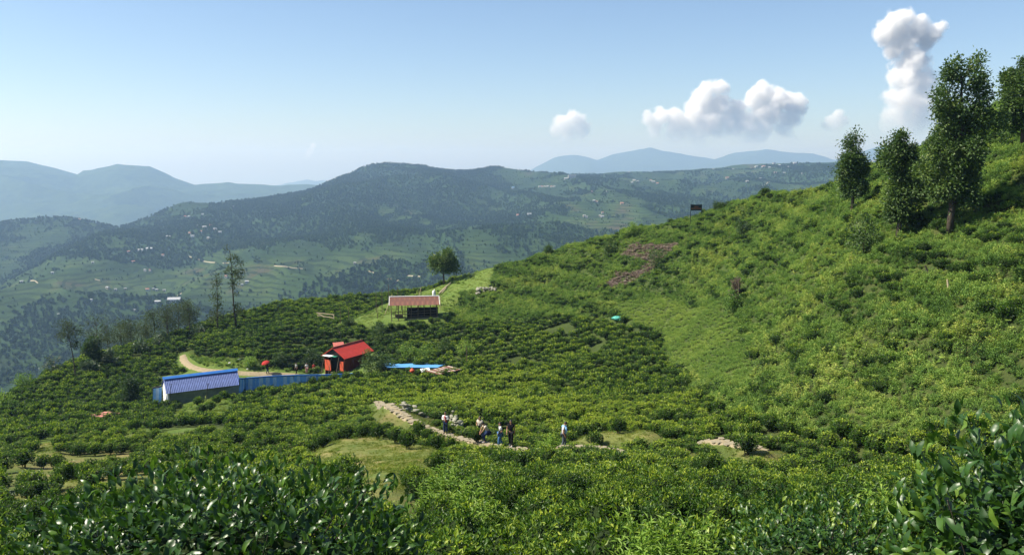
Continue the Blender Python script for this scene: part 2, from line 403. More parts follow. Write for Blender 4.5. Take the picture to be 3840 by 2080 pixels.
KEEP = [wpoly(p) for p in ([(600,1500),(600,1400),(900,1375),(915,1470),(640,1505)], [(900,1470),(895,1415),(1400,1385),(1370,1408)], [(1215,1410),(1215,1330),(1420,1310),(1420,1400)],
  [(1440,1386),(1436,1372),(1690,1372),(1720,1390),(1640,1398)], [(1440,1205,136),(1440,1150,144),(1670,1150,144),(1670,1195,136)])]
# tea and scrub stand in ground that lies a little lower than the paths, lawns and clearings
_res = 0.5; _gx = np.arange(-150, 175, _res); _gy = np.arange(-14, 200, _res); _GX, _GY = np.meshgrid(_gx, _gy); _x, _y = _GX.ravel(), _GY.ravel()
def path_dist(x, y): return np.minimum.reduce([line_dist(L_, x, y) for L_ in PATH_VIS])
_PD = path_dist(_x, _y); _RD = line_dist(ROAD, _x, _y)
_open = (_PD < 0.95) | (_RD < 1.3) | inside(ZONES['meadow'], _x, _y)
for _p in GRASS + KEEP: _open |= inside(_p, _x, _y)
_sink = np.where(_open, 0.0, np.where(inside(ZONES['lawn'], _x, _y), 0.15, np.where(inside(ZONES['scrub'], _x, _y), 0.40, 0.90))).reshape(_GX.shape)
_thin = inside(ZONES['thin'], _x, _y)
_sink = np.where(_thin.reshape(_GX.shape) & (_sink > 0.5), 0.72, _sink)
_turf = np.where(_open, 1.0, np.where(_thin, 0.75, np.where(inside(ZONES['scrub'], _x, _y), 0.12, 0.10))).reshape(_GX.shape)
_lush = (inside(ZONES['meadow'], _x, _y) | (_y > 75)).astype(float).reshape(_GX.shape)
_sink *= np.clip((_GY - 5) / 6, 0, 1)
for _ in range(2):
    _q = np.pad(_sink, 1, mode='edge'); _sink = sum(_q[i:i + _sink.shape[0], j:j + _sink.shape[1]] for i in range(3) for j in range(3)) / 9
    _q = np.pad(_turf, 1, mode='edge'); _turf = sum(_q[i:i + _turf.shape[0], j:j + _turf.shape[1]] for i in range(3) for j in range(3)) / 9
_calm = np.clip(np.minimum(_PD, _RD) / 5.0, 0, 1).reshape(_GX.shape)
_scr = (inside(ZONES['scrub'], _x, _y) | (_y > 88)) & ~_open & ~inside(ZONES['lawn'], _x, _y); _step = _scr.reshape(_GX.shape).astype(float)
for _ in range(4):
    _q = np.pad(_step, 1, mode='edge'); _step = sum(_q[i:i + _step.shape[0], j:j + _step.shape[1]] for i in range(3) for j in range(3)) / 9
def sample_map(Mp, x, y):
    fx = np.clip((x - _gx[0]) / _res, 0, len(_gx) - 1.001); fy = np.clip((y - _gy[0]) / _res, 0, len(_gy) - 1.001); ix = fx.astype(int); iy = fy.astype(int); fx = fx - ix; fy = fy - iy
    return (Mp[iy, ix] * (1 - fx) + Mp[iy, ix + 1] * fx) * (1 - fy) + (Mp[iy + 1, ix] * (1 - fx) + Mp[iy + 1, ix + 1] * fx) * fy
def near_z0(x, y):
    n_ = near.noise; near.noise = None; z = Hill.z(near, x, y); near.noise = n_; return z
STEP_H = 1.9
def near_relief(x, y):
    # old terraces: flats and risers along the contours
    w = near_z0(x, y) + 0.5 * fbm(x / 14, y / 14, 2, 2); ph = 2 * np.pi * w / STEP_H
    return near_noise(x, y) * sample_map(_calm, x, y) - sample_map(_sink, x, y) - 0.85 * STEP_H / (2 * np.pi) * np.sin(ph) * sample_map(_step, x, y)
near.noise = near_relief
def riser(x, y):
    w = near_z0(x, y) + 0.5 * fbm(x / 14, y / 14, 2, 2); return 0.5 - 0.5 * np.cos(2 * np.pi * w / STEP_H)
def near_path(x, y, w): return path_dist(x, y) < w
def near_road(x, y, w): return line_dist(ROAD, x, y) < w

def sheet(name, X, Y, Z, mat, attrs=None, keep=None):
    ny, nx = X.shape
    me = bpy.data.meshes.new(name)
    idx = np.arange(nx * ny).reshape(ny, nx)
    q = np.stack([idx[:-1, :-1], idx[:-1, 1:], idx[1:, 1:], idx[1:, :-1]], -1).reshape(-1, 4)
    if keep is not None:
        kk = keep.reshape(-1); q = q[kk[q].all(1)]
    me.vertices.add(nx * ny); me.vertices.foreach_set('co', np.stack([X, Y, Z], -1).reshape(-1))
    me.loops.add(q.size); me.loops.foreach_set('vertex_index', q.reshape(-1).astype(np.int32))
    me.polygons.add(len(q)); me.polygons.foreach_set('loop_start', np.arange(len(q), dtype=np.int32) * 4)
    me.update(calc_edges=True); me.validate()
    me.polygons.foreach_set('use_smooth', [True] * len(me.polygons))
    for k, v in (attrs or {}).items():
        a = me.attributes.new(k, 'FLOAT', 'POINT'); a.data.foreach_set('value', v.reshape(-1).astype(np.float32))
    o = link(name, me, mat=mat); o['kind'] = 'structure'; return o
gx = np.arange(-150, 175, 0.9); gy = np.concatenate([np.arange(-14, 30, 0.6), np.arange(30, 190, 0.8), np.arange(190, 460, 6)])
GX, GY = np.meshgrid(gx, gy)
GZ = near.z(GX.ravel(), GY.ravel()).reshape(GX.shape)
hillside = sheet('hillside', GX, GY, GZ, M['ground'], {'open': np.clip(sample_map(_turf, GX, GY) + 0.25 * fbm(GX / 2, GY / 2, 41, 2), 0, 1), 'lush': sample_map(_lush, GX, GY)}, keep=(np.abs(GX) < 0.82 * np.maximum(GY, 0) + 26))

def grid_fn(xs, ys, Z, polar=False):
    """height read off the finished sheet"""
    def f(x, y):
        x = np.atleast_1d(np.asarray(x, float)); y = np.atleast_1d(np.asarray(y, float)); u = x / np.maximum(y, 1e-6) if polar else x
        fx = np.clip((u - xs[0]) / (xs[1] - xs[0]), 0, len(xs) - 1.001); ix = fx.astype(int); fx = fx - ix
        yc = np.clip(y, ys[0], ys[-1] - 1e-6); iy = np.clip(np.searchsorted(ys, yc, 'right') - 1, 0, len(ys) - 2); fy = (yc - ys[iy]) / (ys[iy + 1] - ys[iy])
        return (Z[iy, ix] * (1 - fx) + Z[iy, ix + 1] * fx) * (1 - fy) + (Z[iy + 1, ix] * (1 - fx) + Z[iy + 1, ix + 1] * fx) * fy
    return f
_true_z = near.z
near.z = grid_fn(gx, gy, GZ)
# ------------------------------------------------------------------ valley slopes and mountains behind
mid_pts = [(-300,1400,800),(0,1400,840),(600,1400,850),(1200,1400,850),(0,1250,1000),(600,1250,1020),(1200,1250,980),(0,1000,1500),(600,1000,1450),(1000,1000,1380),(1450,1000,1280),(1450,1120,1080),
 (0,900,1900),(600,860,1950),(1000,850,1850),(1450,880,1600),(1450,760,2150),(1450,680,2600),(1200,740,2300),(1800,700,2500),(1800,800,2000),(2000,900,1500),(2000,1000,1250),(2300,800,1900),(2300,720,2350),(2600,750,2050),(2600,850,1700),
 (2900,700,2350),(3200,750,2000),(3600,750,1900),(4300,750,1900),(2300,680,2800),(2700,660,2750),(-500,1000,1500),(2200,1400,800),(3200,1400,800),(4200,1400,800)]
mid_crest = [(-700,850,2100),(0,838,2150),(180,805,2200),(300,818,2200),(450,848,2150),(600,795,2250),(680,760,2300),(800,765,2350),(900,752,2450),(1150,722,2600),(1300,655,2850),(1370,622,2950),(1450,610,3000),(1600,628,3000),(1700,642,3000),(1790,634,3000),(1850,626,3000),
 (1920,645,3050),(2000,664,3100),(2150,658,3150),(2350,644,3200),(2600,640,3250),(2750,625,3300),(2900,615,3350),(3050,613,3350),(3200,610,3350),(3600,615,3300),(4500,615,3300)]
def mid_noise(x, y):
    e = np.clip((y - 600) / 800, 0.3, 1)
    k = np.clip((mid.R(x, y) - y) / 450, 0.12, 1)
    xx = x + 0.25 * y
    r = (0.42 - np.abs(fbm(xx / 330, y / 700, 21, 3))) * 92 - 16
    return e * k * r + 6 * fbm(x / 110, y / 140, 31, 3)
mid = Hill(mid_pts, mid_crest, 1000.0, 0.55, 60.0, 1e-4)
mid.noise = mid_noise
cu = np.linspace(-0.85, 0.85, 760); cy = np.concatenate([np.geomspace(330, 3500, 520), np.linspace(3560, 4600, 16)])
U, CY = np.meshgrid(cu, cy); CX = U * CY
CZ = mid.z(CX.ravel(), CY.ravel()).reshape(CX.shape)
mid.z = grid_fn(cu, cy, CZ, True)
def forest_mask(x, y):
    """where woods stand on the far slopes, 0..1"""
    n = fbm((x + 0.25 * y) / 130, y / 330, 51, 5) * 1.7 + 0.9 * fbm(x / 38, y / 75, 57, 3) + 0.12
    def blob(px, py, Y, rx, ry, a):
        p = pix(px, py, Y); return a * np.exp(-((x - p[0]) / rx) ** 2 - ((y - p[1]) / ry) ** 2)
    n = n + blob(1500, 640, 2900, 560, 520, 0.8) + blob(1150, 740, 2300, 420, 300, 0.55) + blob(2560, 740, 2050, 260, 300, 0.6) + blob(1550, 830, 1800, 300, 160, 0.5)
    n = n + blob(200, 880, 1950, 420, 260, 0.5) + blob(100, 1200, 1080, 220, 160, 0.5) + blob(1150, 870, 1780, 260, 120, 0.45) + blob(750, 1180, 1100, 160, 60, 0.3) + blob(2050, 760, 2150, 200, 160, 0.3)
    n = n - blob(1500, 960, 1380, 300, 150, 0.30) - blob(800, 1050, 1330, 200, 180, 0.25) - blob(2200, 800, 1900, 170, 260, 0.35) - blob(2300, 690, 2700, 420, 260, 0.35) - blob(500, 1120, 1180, 160, 130, 0.25) - blob(3000, 650, 2900, 380, 300, 0.2) - blob(1250, 930, 1550, 180, 90, 0.22) - blob(300, 1060, 1330, 200, 80, 0.22)
    return np.clip(n * 2.0 + 0.35, 0, 1)
FO = forest_mask(CX, CY)
FI = np.clip(0.42 + 1.0 * fbm(CX / 60, CY / 110, 61, 4), 0, 1)
valley = sheet('valley_slopes', CX, CY, CZ, M['valley'], {'forest': FO, 'field': FI})
def Gm(px, py):
    p = mid.hit(px, py, 500, 3600)
    if p is None:
        u = (px - 1920) / FPX; Y = float(np.interp(u, mid.cu, mid.cy)) - 5; p = pix(px, py, Y); p[2] = mid.z(p[0], p[1])[0]
    return p

def mountain(name, crest, Y0, drop, amp, wl, seed):
    """a wooded range: crest line at true distance, flanks falling to both sides"""
    C = np.array([pix(*c) for c in crest]); o = np.argsort(C[:, 0] / C[:, 1])
    cu_, cz_, cyy = (C[:, 0] / C[:, 1])[o], C[o, 2], C[o, 1]
    u = np.linspace(cu_[0], cu_[-1], 420); back = 1.25
    t = np.concatenate([np.linspace(0, 1, 110), np.linspace(1.02, back, 14)])
    Um, T = np.meshgrid(u, t); YR = np.interp(Um, cu_, cyy); ZR = np.interp(Um, cu_, cz_)
    Y = Y0 + (YR - Y0) * T; X = Um * Y
    s = np.where(T < 1, 1 - T, (T - 1) * 1.5)
    nz = (0.5 - np.abs(fbm(X / wl, Y / wl, seed, 4))) * 2 - 0.75
    KW = 41; zs = np.convolve(np.pad(ZR[0], KW // 2, mode='edge'), np.ones(KW) / KW, 'valid'); sb = np.clip(s * 6, 0, 1); ZR = ZR * (1 - sb) + zs[None, :] * sb
    Z = ZR - drop * (0.75 * s + 0.25 * s * s) + amp * nz * np.clip(s * 5, 0, 1) + 6 * vnoise(X / 60, Y / 60, seed + 9) * (YR / 6000)
    return sheet(name, X, Y, Z, M['mountain'])
mountain('mountain_range', [(-900,560,6000),(-500,585,6000),(-250,575,6000),(0,600,6000),(100,606,6000),(200,630,6000),(290,655,6000),(312,640,6000),(380,630,6000),(440,616,6000),(500,620,6000),(560,624,6000),(610,645,6000),(650,665,6000),(730,692,6000),
  (800,688,6000),(850,684,6000),(950,692,6000),(1050,696,6000),(1150,690,6000),(1260,702,6000),(1400,740,6000)], 3700, 520, 130, 900, 71)
mountain('mountain_range_behind', [(960,705,12500),(1040,694,12500),(1100,683,12500),(1150,674,12500),(1185,680,12500),(1215,676,12500),(1260,690,12500),(1330,715,12500)], 10500, 600, 60, 1500, 81)
mountain('mountain_range_beyond_ridge', [(1900,690,11000),(1960,655,11000),(2010,625,11000),(2080,590,11000),(2140,580,11000),(2190,585,11000),(2240,600,11000),(2290,582,11000),(2350,568,11000),(2400,560,11000),(2435,553,11000),(2480,565,11000),(2600,585,11000),(2680,596,11000),
  (2760,572,11000),(2850,563,11000),(2875,560,11000),(2960,572,11000),(3050,575,11000),(3130,600,11000),(3200,580,11000),(3290,550,11000),(3450,545,11000),(3800,560,11000),(4400,560,11000)], 8300, 620, 110, 1700, 91)

# ------------------------------------------------------------------ plants to copy and scatter
def unit(v): return v / (np.linalg.norm(v, axis=-1, keepdims=True) + 1e-9)
def bush_mesh(name, n, L, seed, mats, r=0.56, h=0.86, z0=0.12, young=0.70, core=True, stems=True, flat=2.6):
    g = np.random.default_rng(seed); b = MB()
    ph = g.uniform(0, 6.28, 6)
    def rad(q): return r * (1 + 0.13 * np.sin(2 * q + ph[0]) + 0.1 * np.sin(3 * q + ph[1]) + 0.06 * np.sin(5 * q + ph[2]))
    q = g.uniform(0, 2 * math.pi, n); e = np.arccos(g.uniform(-0.30, 1.0, n))      # angle from the top
    se, ce = np.sin(e), np.cos(e)
    k = (np.abs(se) ** flat + np.abs(ce) ** flat) ** (-1 / flat)                      # flat topped dome
    shrink = 1 - np.abs(g.normal(0, 0.10, n))
    lump = 1 + 0.10 * np.sin(q * 4 + e * 5 + ph[3]) + 0.07 * np.sin(q * 7 - e * 6 + ph[4])
    ra = rad(q) * k * shrink * lump
    zz = z0 + h * 0.36 + h * 0.64 * k * shrink * lump * ce
    taper = 0.62 + 0.38 * np.clip((zz - z0) / (h * 0.55), 0, 1)
    p = np.stack([ra * taper * se * np.cos(q), ra * taper * se * np.sin(q), zz], 1)
    nrm = unit(np.stack([se * np.cos(q), se * np.sin(q), ce + 0.55], 1))
    d = unit(nrm + g.normal(0, 0.55, (n, 3)))
    upv = unit(g.normal(0, 0.5, (n, 3)) + [0, 0, 1.0] + nrm * 0.4)
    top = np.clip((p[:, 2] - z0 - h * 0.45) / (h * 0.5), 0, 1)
    tone = np.clip(0.04 + 0.20 * top + g.normal(0, 0.09, n) + young * top ** 1.6 * (g.uniform(0, 1, n) ** 1.6), 0, 0.93)  # shade painted into the lower leaves with old leaf colour; young shoots lighten tops
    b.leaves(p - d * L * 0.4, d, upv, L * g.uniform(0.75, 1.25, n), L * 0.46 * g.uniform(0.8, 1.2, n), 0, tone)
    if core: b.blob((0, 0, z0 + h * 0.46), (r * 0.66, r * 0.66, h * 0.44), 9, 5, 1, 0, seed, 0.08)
    if stems:
        for i in range(4):
            a = g.uniform(0, 6.28); b.tube([(0.04 * math.cos(a), 0.04 * math.sin(a), -0.15), (0.1 * math.cos(a), 0.1 * math.sin(a), z0), (0.3 * r * math.cos(a), 0.3 * r * math.sin(a), z0 + h * 0.3)], (0.028, 0.022, 0.014), 4, 2)
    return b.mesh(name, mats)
LIB = bpy.data.collections.new('plant_library')
def libset(name, meshes):
    c = bpy.data.collections.new(name)
    for i, me in enumerate(meshes):
        o = bpy.data.objects.new('%s_%02d' % (name, i), me); c.objects.link(o)
    return c
def scatter(name, coll, pts, rz, scl, idx, tint, tilt=None, label=None, cat=None):
    n = len(pts)
    me = bpy.data.meshes.new(name); me.vertices.add(n); me.vertices.foreach_set('co', np.asarray(pts, np.float32).reshape(-1))
    rot = np.zeros((n, 3), np.float32); rot[:, 2] = rz
    if tilt is not None: rot[:, 0] = tilt[:, 0]; rot[:, 1] = tilt[:, 1]
    scl = np.asarray(scl, np.float32); scl = np.repeat(scl[:, None], 3, 1) if scl.ndim == 1 else scl
    for k, typ, key, v in (('rotv', 'FLOAT_VECTOR', 'vector', rot), ('sclv', 'FLOAT_VECTOR', 'vector', scl), ('pick', 'INT', 'value', np.asarray(idx, np.int32)), ('tint', 'FLOAT', 'value', np.asarray(tint, np.float32))):
        a = me.attributes.new(k, typ, 'POINT'); a.data.foreach_set(key, v.reshape(-1))
    o = link(name, me); tag(o, label, cat, None, 'stuff')
    ng = bpy.data.node_groups.new(name + '_nodes', 'GeometryNodeTree')
    ng.interface.new_socket('Geometry', in_out='INPUT', socket_type='NodeSocketGeometry'); ng.interface.new_socket('Geometry', in_out='OUTPUT', socket_type='NodeSocketGeometry')
    gi = ng.nodes.new('NodeGroupInput'); go = ng.nodes.new('NodeGroupOutput'); ip = ng.nodes.new('GeometryNodeInstanceOnPoints'); ci = ng.nodes.new('GeometryNodeCollectionInfo')
    ci.inputs['Collection'].default_value = coll; ci.inputs['Separate Children'].default_value = True; ci.inputs['Reset Children'].default_value = True
    def attr(nm, ty):
        a = ng.nodes.new('GeometryNodeInputNamedAttribute'); a.data_type = ty; a.inputs['Name'].default_value = nm; return a.outputs['Attribute']
    L = ng.links.new
    L(gi.outputs[0], ip.inputs['Points']); L(ci.outputs[0], ip.inputs['Instance']); ip.inputs['Pick Instance'].default_value = True
    L(attr('pick', 'INT'), ip.inputs['Instance Index']); L(attr('rotv', 'FLOAT_VECTOR'), ip.inputs['Rotation']); L(attr('sclv', 'FLOAT_VECTOR'), ip.inputs['Scale'])
    L(ip.outputs[0], go.inputs[0])
    o.modifiers.new('scatter', 'NODES').node_group = ng
    return o

tea_mats = [M['tea'], M['core'], M['twig']]
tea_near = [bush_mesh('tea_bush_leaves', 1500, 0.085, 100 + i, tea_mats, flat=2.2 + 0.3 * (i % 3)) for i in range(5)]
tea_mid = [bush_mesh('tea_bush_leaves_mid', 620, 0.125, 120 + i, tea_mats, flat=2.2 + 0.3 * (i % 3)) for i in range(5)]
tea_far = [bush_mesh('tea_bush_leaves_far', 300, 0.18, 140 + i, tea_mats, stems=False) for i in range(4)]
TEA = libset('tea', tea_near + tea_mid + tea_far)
def scrub_mesh(name, n, L, seed, mat, r=0.5, h=0.6, W=0.5, spike=0.0, tone0=0.35, up=0.7):
    """loose weedy clump of leaves on thin stems"""
    g = np.random.default_rng(seed); b = MB()
    k = max(5, n // 14); c = np.stack([g.normal(0, r * 0.45, k), g.normal(0, r * 0.45, k), g.uniform(0.25, 1, k) * h], 1)
    c[:, 2] *= np.exp(-((c[:, 0] ** 2 + c[:, 1] ** 2) / (1.6 * r * r)))
    w = g.integers(0, k, n); p = c[w] + g.normal(0, r * 0.17, (n, 3)); p[:, 2] = np.abs(p[:, 2])
    d = unit(g.normal(0, 0.7, (n, 3)) + [0, 0, up] + unit(p + [0, 0, 1e-3]) * 0.5)
    upv = unit(g.normal(0, 0.6, (n, 3)) + [0, 0, 1])
    tone = np.clip(tone0 + g.normal(0, 0.13, n) + 0.25 * (p[:, 2] / h - 0.5), 0, 0.95)
    b.leaves(p, d, upv, L * g.uniform(0.7, 1.3, n), L * W * g.uniform(0.8, 1.2, n), 0, tone)
    b.blob((0, 0, h * 0.22), (r * 0.55, r * 0.55, h * 0.24), 7, 4, 1, 0, seed, 0.1)
    return b.mesh(name, [mat, M['core']])
def fern_mesh(name, n, seed, mat, h=0.5, L=0.5):
    g = np.random.default_rng(seed); b = MB()
    for i in range(n):
        a = g.uniform(0, 6.28); ll = L * g.uniform(0.6, 1.1); m = 9
        t = np.linspace(0.1, 1, m); x = t * ll * 0.75; z = h * (t * 1.5 - t * t * 0.9) * g.uniform(0.7, 1.1)
        p = np.stack([x * math.cos(a), x * math.sin(a), z], 1); ax = np.array([math.cos(a), math.sin(a), 0.0]); sd = np.array([-math.sin(a), math.cos(a), 0.0])
        for s in (-1, 1):
            d = unit(sd * s + ax * 0.5 + g.normal(0, 0.1, (m, 3)))
            b.leaves(p, d, np.tile([0, 0, 1.0], (m, 1)), ll * 0.34 * (1.15 - t), ll * 0.12, 0, np.clip(0.5 + g.normal(0, 0.15, m), 0, 0.95))
    return b.mesh(name, [mat])
def tuft_mesh(name, n, seed, h=0.22):
    g = np.random.default_rng(seed); b = MB()
    p = np.concatenate([g.normal(0, 0.16, (n, 2)), np.zeros((n, 1))], 1); d = unit(g.normal(0, 0.35, (n, 3)) + [0, 0, 1])
    b.leaves(p, d, unit(g.normal(0, 1, (n, 3))), h * g.uniform(0.5, 1.2, n), 0.022, 0, np.clip(g.normal(0.45, 0.2, n), 0, 0.95), 0.3)
    return b.mesh(name, [M['blade']])
def stalk_mesh(name, seed, mat, h=1.0, nst=4, L=0.16):
    """upright leafy stalks"""
    g = np.random.default_rng(seed); b = MB()
    for i in range(nst):
        x, y = g.normal(0, 0.16, 2); lx, ly = g.normal(0, 0.12, 2); hh = h * g.uniform(0.6, 1.1)
        b.tube([(x, y, 0), (x + lx, y + ly, hh)], (0.012, 0.006), 3, 1, 0, False)
        m = 22; t = g.uniform(0.1, 1, m); p = np.stack([x + lx * t, y + ly * t, hh * t], 1); q = g.uniform(0, 6.28, m)
        d = unit(np.stack([np.cos(q), np.sin(q), g.uniform(-0.1, 0.8, m)], 1))
        b.leaves(p, d, np.tile([0, 0, 1.0], (m, 1)), L * g.uniform(0.6, 1.2, m), L * 0.3, 0, np.clip(0.3 + 0.4 * t + g.normal(0, 0.12, m), 0, 0.95))
    return b.mesh(name, [mat, M['twig']])
SCR = libset('scrub', [scrub_mesh('scrub_clump', 230, 0.13, 200 + i, M['scrub'], 0.5, 0.55 + 0.15 * (i % 3)) for i in range(5)] +
             [stalk_mesh('scrub_stalks', 210 + i, M['scrub'], 0.9, 5, 0.17) for i in range(3)] + [fern_mesh('scrub_fern', 9, 220 + i, M['scrub'], 0.45, 0.6) for i in range(2)] +
             [fern_mesh('dry_fern', 11, 230 + i, M['dry'], 0.4, 0.6) for i in range(2)] + [scrub_mesh('low_clump', 120, 0.10, 240 + i, M['scrub'], 0.45, 0.25, up=0.5) for i in range(3)])
GRS = libset('turf', [tuft_mesh('grass_tuft', 46, 250 + i, 0.07 + 0.03 * i) for i in range(3)])

def G_plain(px, py):
    Y = np.geomspace(8, 200, 700); p = pix(px, py, 1.0); d = p[2] * Y - near_z0(p[0] * Y, Y); i = int(np.nonzero(d < 0)[0][0]); t = d[i - 1] / (d[i - 1] - d[i]); return p * (Y[i - 1] + t * (Y[i] - Y[i - 1]))
# tea: rows of clipped bushes
ax, ay = np.meshgrid(np.arange(-130, 60, 0.98), np.arange(6.5, 176, 1.68))
ax = ax + 0.5 * (np.arange(ax.shape[0]) % 2)[:, None]
tx = (ax + rng.normal(0, 0.17, ax.shape)).ravel(); ty = (ay + rng.normal(0, 0.10, ay.shape)).ravel()
ty = ty + 2.0 * fbm(tx / 30, ty / 24, 5, 2) + 0.35 * fbm(tx / 5, ty / 9, 6, 2) + 0.12 * tx * np.clip((50 - tx) / 60, 0, 1) * (tx < 0)
ok = (ty > 9.6) & (ty < near.R(tx, ty) + 7) & (np.abs(tx) < 0.72 * ty + 3)
tx, ty = tx[ok], ty[ok]
bad = inside(ZONES['scrub'], tx, ty) | inside(ZONES['lawn'], tx, ty) | inside(ZONES['meadow'], tx, ty) | near_path(tx, ty, 1.35) | (line_dist(PATH, tx, ty) < 0.75) | near_road(tx, ty, 1.5)
for p in GRASS + KEEP: bad |= inside(p, tx, ty)
gap = fbm(tx / 6, ty / 6, 44, 3)
bad |= (gap > 0.46) | (rng.uniform(0, 1, len(tx)) < 0.06)
bad |= inside(ZONES['thin'], tx, ty) & ((gap > 0.10) | (rng.uniform(0, 1, len(tx)) < 0.10))
# the clear spots held by the big foreground bushes
bad |= (np.hypot(tx + 1.4, ty - 4) < 3.2) | (np.hypot(tx - 2.2, ty - 6) < 1.8) | ((np.hypot(tx - 2.2, ty - 3) < 4))
tx, ty = tx[~bad], ty[~bad]
tz = near.z(tx, ty)
tsc = rng.uniform(0.82, 1.18, len(tx)); thh = rng.uniform(0.8, 1.12, len(tx)); trot = rng.uniform(0, 6.28, len(tx))
tlow = np.clip(path_dist(tx, ty) / 4.5, 0.66, 1.0); thh = thh * tlow
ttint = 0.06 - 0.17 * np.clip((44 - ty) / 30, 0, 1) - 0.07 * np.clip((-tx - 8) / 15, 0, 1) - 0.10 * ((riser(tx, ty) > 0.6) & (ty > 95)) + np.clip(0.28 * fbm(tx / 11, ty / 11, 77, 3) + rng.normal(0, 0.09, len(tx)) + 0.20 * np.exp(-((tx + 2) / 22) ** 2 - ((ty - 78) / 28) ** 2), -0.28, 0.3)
tpx, tpy, tdep = proj(tx, ty, tz + 0.6)
# lone bushes on the grass, placed one by one
lone = [(1418,1652,'beside the leftmost dip of the grassy spur'),(1495,1622,None),(1485,1668,None),(1530,1690,None),(1569,1612,None),(1604,1628,None),(1635,1662,None),(1687,1666,None),(1645,1740,None),(1789,1650,None),(2232,1650,None),(1210,1668,None),(1300,1648,None),(1365,1640,None),
        (745,1520,None),(815,1515,None),(790,1540,None),(760,1552,None),(1025,1475,None),(1180,1470,None),(505,1620,None),(320,1790,None),(250,1780,None),(2320,1625,None),(2180,1610,None),(2800,1690,None),(2665,1770,None)]
lone_names = ['small upright tea bush at the back of the grassy spur by stone path', 'tea bush touching the left edge of the stone path bend', 'tea bush behind the roundest bush on the grassy spur', 'round dark tea bush casting a shadow at the tip of the grassy spur',
 'tea bush between the path and the standing person in white jacket', 'low tea bush at the path edge below the person in white jacket', 'wide tea bush below the middle of the stone path', 'wide tea bush touching the next one just below the path stones',
 'small round tea bush alone on the lower grassy bank', 'tea bush at the path edge in front of the crouching person', 'tea bush standing on the path edge to the right of the man in blue shirt', 'round tea bush on the left end of the grassy spur',
 'tea bush with a bare stem on the upper rim of the grassy spur', 'little tea bush on the upper rim of the grassy spur', 'tea bush on lawn in front of the blue roofed shed wall', 'tea bush on lawn at the right end of the blue shed', 'tea bush on lawn a little below the blue shed', 'pale glossy tea bush on lawn farthest below the blue shed',
 'tea bush on the small lawn below the blue fence', 'round tea bush on the lawn patch right of the blue fence middle', 'tea bush on the small clearing in the left slope', 'small tea bush in the left lower clearing beside the big foreground bush', 'tea bush at the left end of the lower left clearing',
 'tea bush on the grass behind the path right of the man in blue shirt', 'tea bush just behind the man in blue shirt', 'tea bush on the grass below the right end of the path', 'tea bush in the grassy hollow below the right path end']
NL = []
for (px, py, _), lab in zip(lone, lone_names):
    p = G_plain(px, py); p[2] = zg(p[0], p[1]); NL.append(p)
NL = np.array(NL)
dd = np.min(np.hypot(tx[:, None] - NL[None, :, 0], ty[:, None] - NL[None, :, 1]), axis=1) > 0.9
tx, ty, tz, tsc, thh, trot, ttint, tpx, tpy, tdep = (v[dd] for v in (tx, ty, tz, tsc, thh, trot, ttint, tpx, tpy, tdep))
stem_mb = MB()
for i in range(5):
    a = i * 1.3; stem_mb.tube([(0.04 * math.cos(a), 0.04 * math.sin(a), -0.2), (0.1 * math.cos(a), 0.1 * math.sin(a), 0.12), (0.3 * math.cos(a), 0.3 * math.sin(a), 0.45)], (0.03, 0.024, 0.012), 5)
stem_me = stem_mb.mesh('tea_stem', [M['twig']])
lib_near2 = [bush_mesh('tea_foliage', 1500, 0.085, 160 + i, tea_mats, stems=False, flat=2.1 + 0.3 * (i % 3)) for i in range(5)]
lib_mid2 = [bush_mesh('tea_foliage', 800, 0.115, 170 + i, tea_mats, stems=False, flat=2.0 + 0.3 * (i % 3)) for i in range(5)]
def tea_bush(x, y, z, s, h, rz, k, tint, label, group, lib):
    e = empty('tea_bush', (x, y, z), rz); tag(e, label, 'tea bush', group)
    f = link('foliage', lib[k % len(lib)], e); f['tint'] = float(tint); f.scale = (s, s, s * h)
    t = link('stem', stem_me, e); t.scale = (s, s, s * h)
    return e
for i, (p, lab) in enumerate(zip(NL, lone_names)):
    tea_bush(p[0], p[1], p[2], 0.9 + 0.25 * hash2(np.array([i]), np.array([3]), 1)[0], 1.1, i * 1.7, i, -0.02, lab, 'lone tea bushes on open grass', lib_near2 if p[1] < 40 else lib_mid2)
inf = (tpx > 0) & (tpx < 3840) & (tpy > 1000) & (tpy < 2120)
order = np.argsort(np.where(inf, tdep, 1e9))
NIND = 268
ind = order[:NIND]; rest = order[NIND:]
lim = float(tdep[ind].max())
for k, i in enumerate(ind):
    near_far = 'in the nearest rows' if tdep[i] < 14 else ('in the second band of rows' if tdep[i] < 19 else ('in the third band of rows' if tdep[i] < 23 else 'in the fourth band of rows'))
    across = 'left of the big foreground bush' if tpx[i] < 420 else ('behind the big dark foreground bush' if tpx[i] < 1500 else ('straight below the group of walkers' if tpx[i] < 2000 else ('below the man in blue shirt' if tpx[i] < 2450 else ('below the right end of the path' if tpx[i] < 3000 else 'behind the right foreground bushes'))))
    lab = 'tea bush ' + near_far + ', ' + across; grp = lab[9:]
    tea_bush(tx[i], ty[i], tz[i], tsc[i] * 1.02, thh[i], trot[i], k, ttint[i], lab, grp, lib_near2 if tdep[i] < 40 else lib_mid2)
yy = ty[rest]; lod = np.where(yy < 32, rng.integers(0, 5, len(yy)), np.where(yy < 75, 5 + rng.integers(0, 5, len(yy)), 10 + rng.integers(0, 4, len(yy))))
scl = np.stack([tsc, tsc, tsc * thh], 1)[rest]; scl[yy > 75] *= [1.05, 1.05, 1.1]
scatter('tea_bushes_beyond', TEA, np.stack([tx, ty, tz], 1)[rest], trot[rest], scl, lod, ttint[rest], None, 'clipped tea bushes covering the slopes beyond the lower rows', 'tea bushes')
print('tea', len(tx), 'lim', lim)

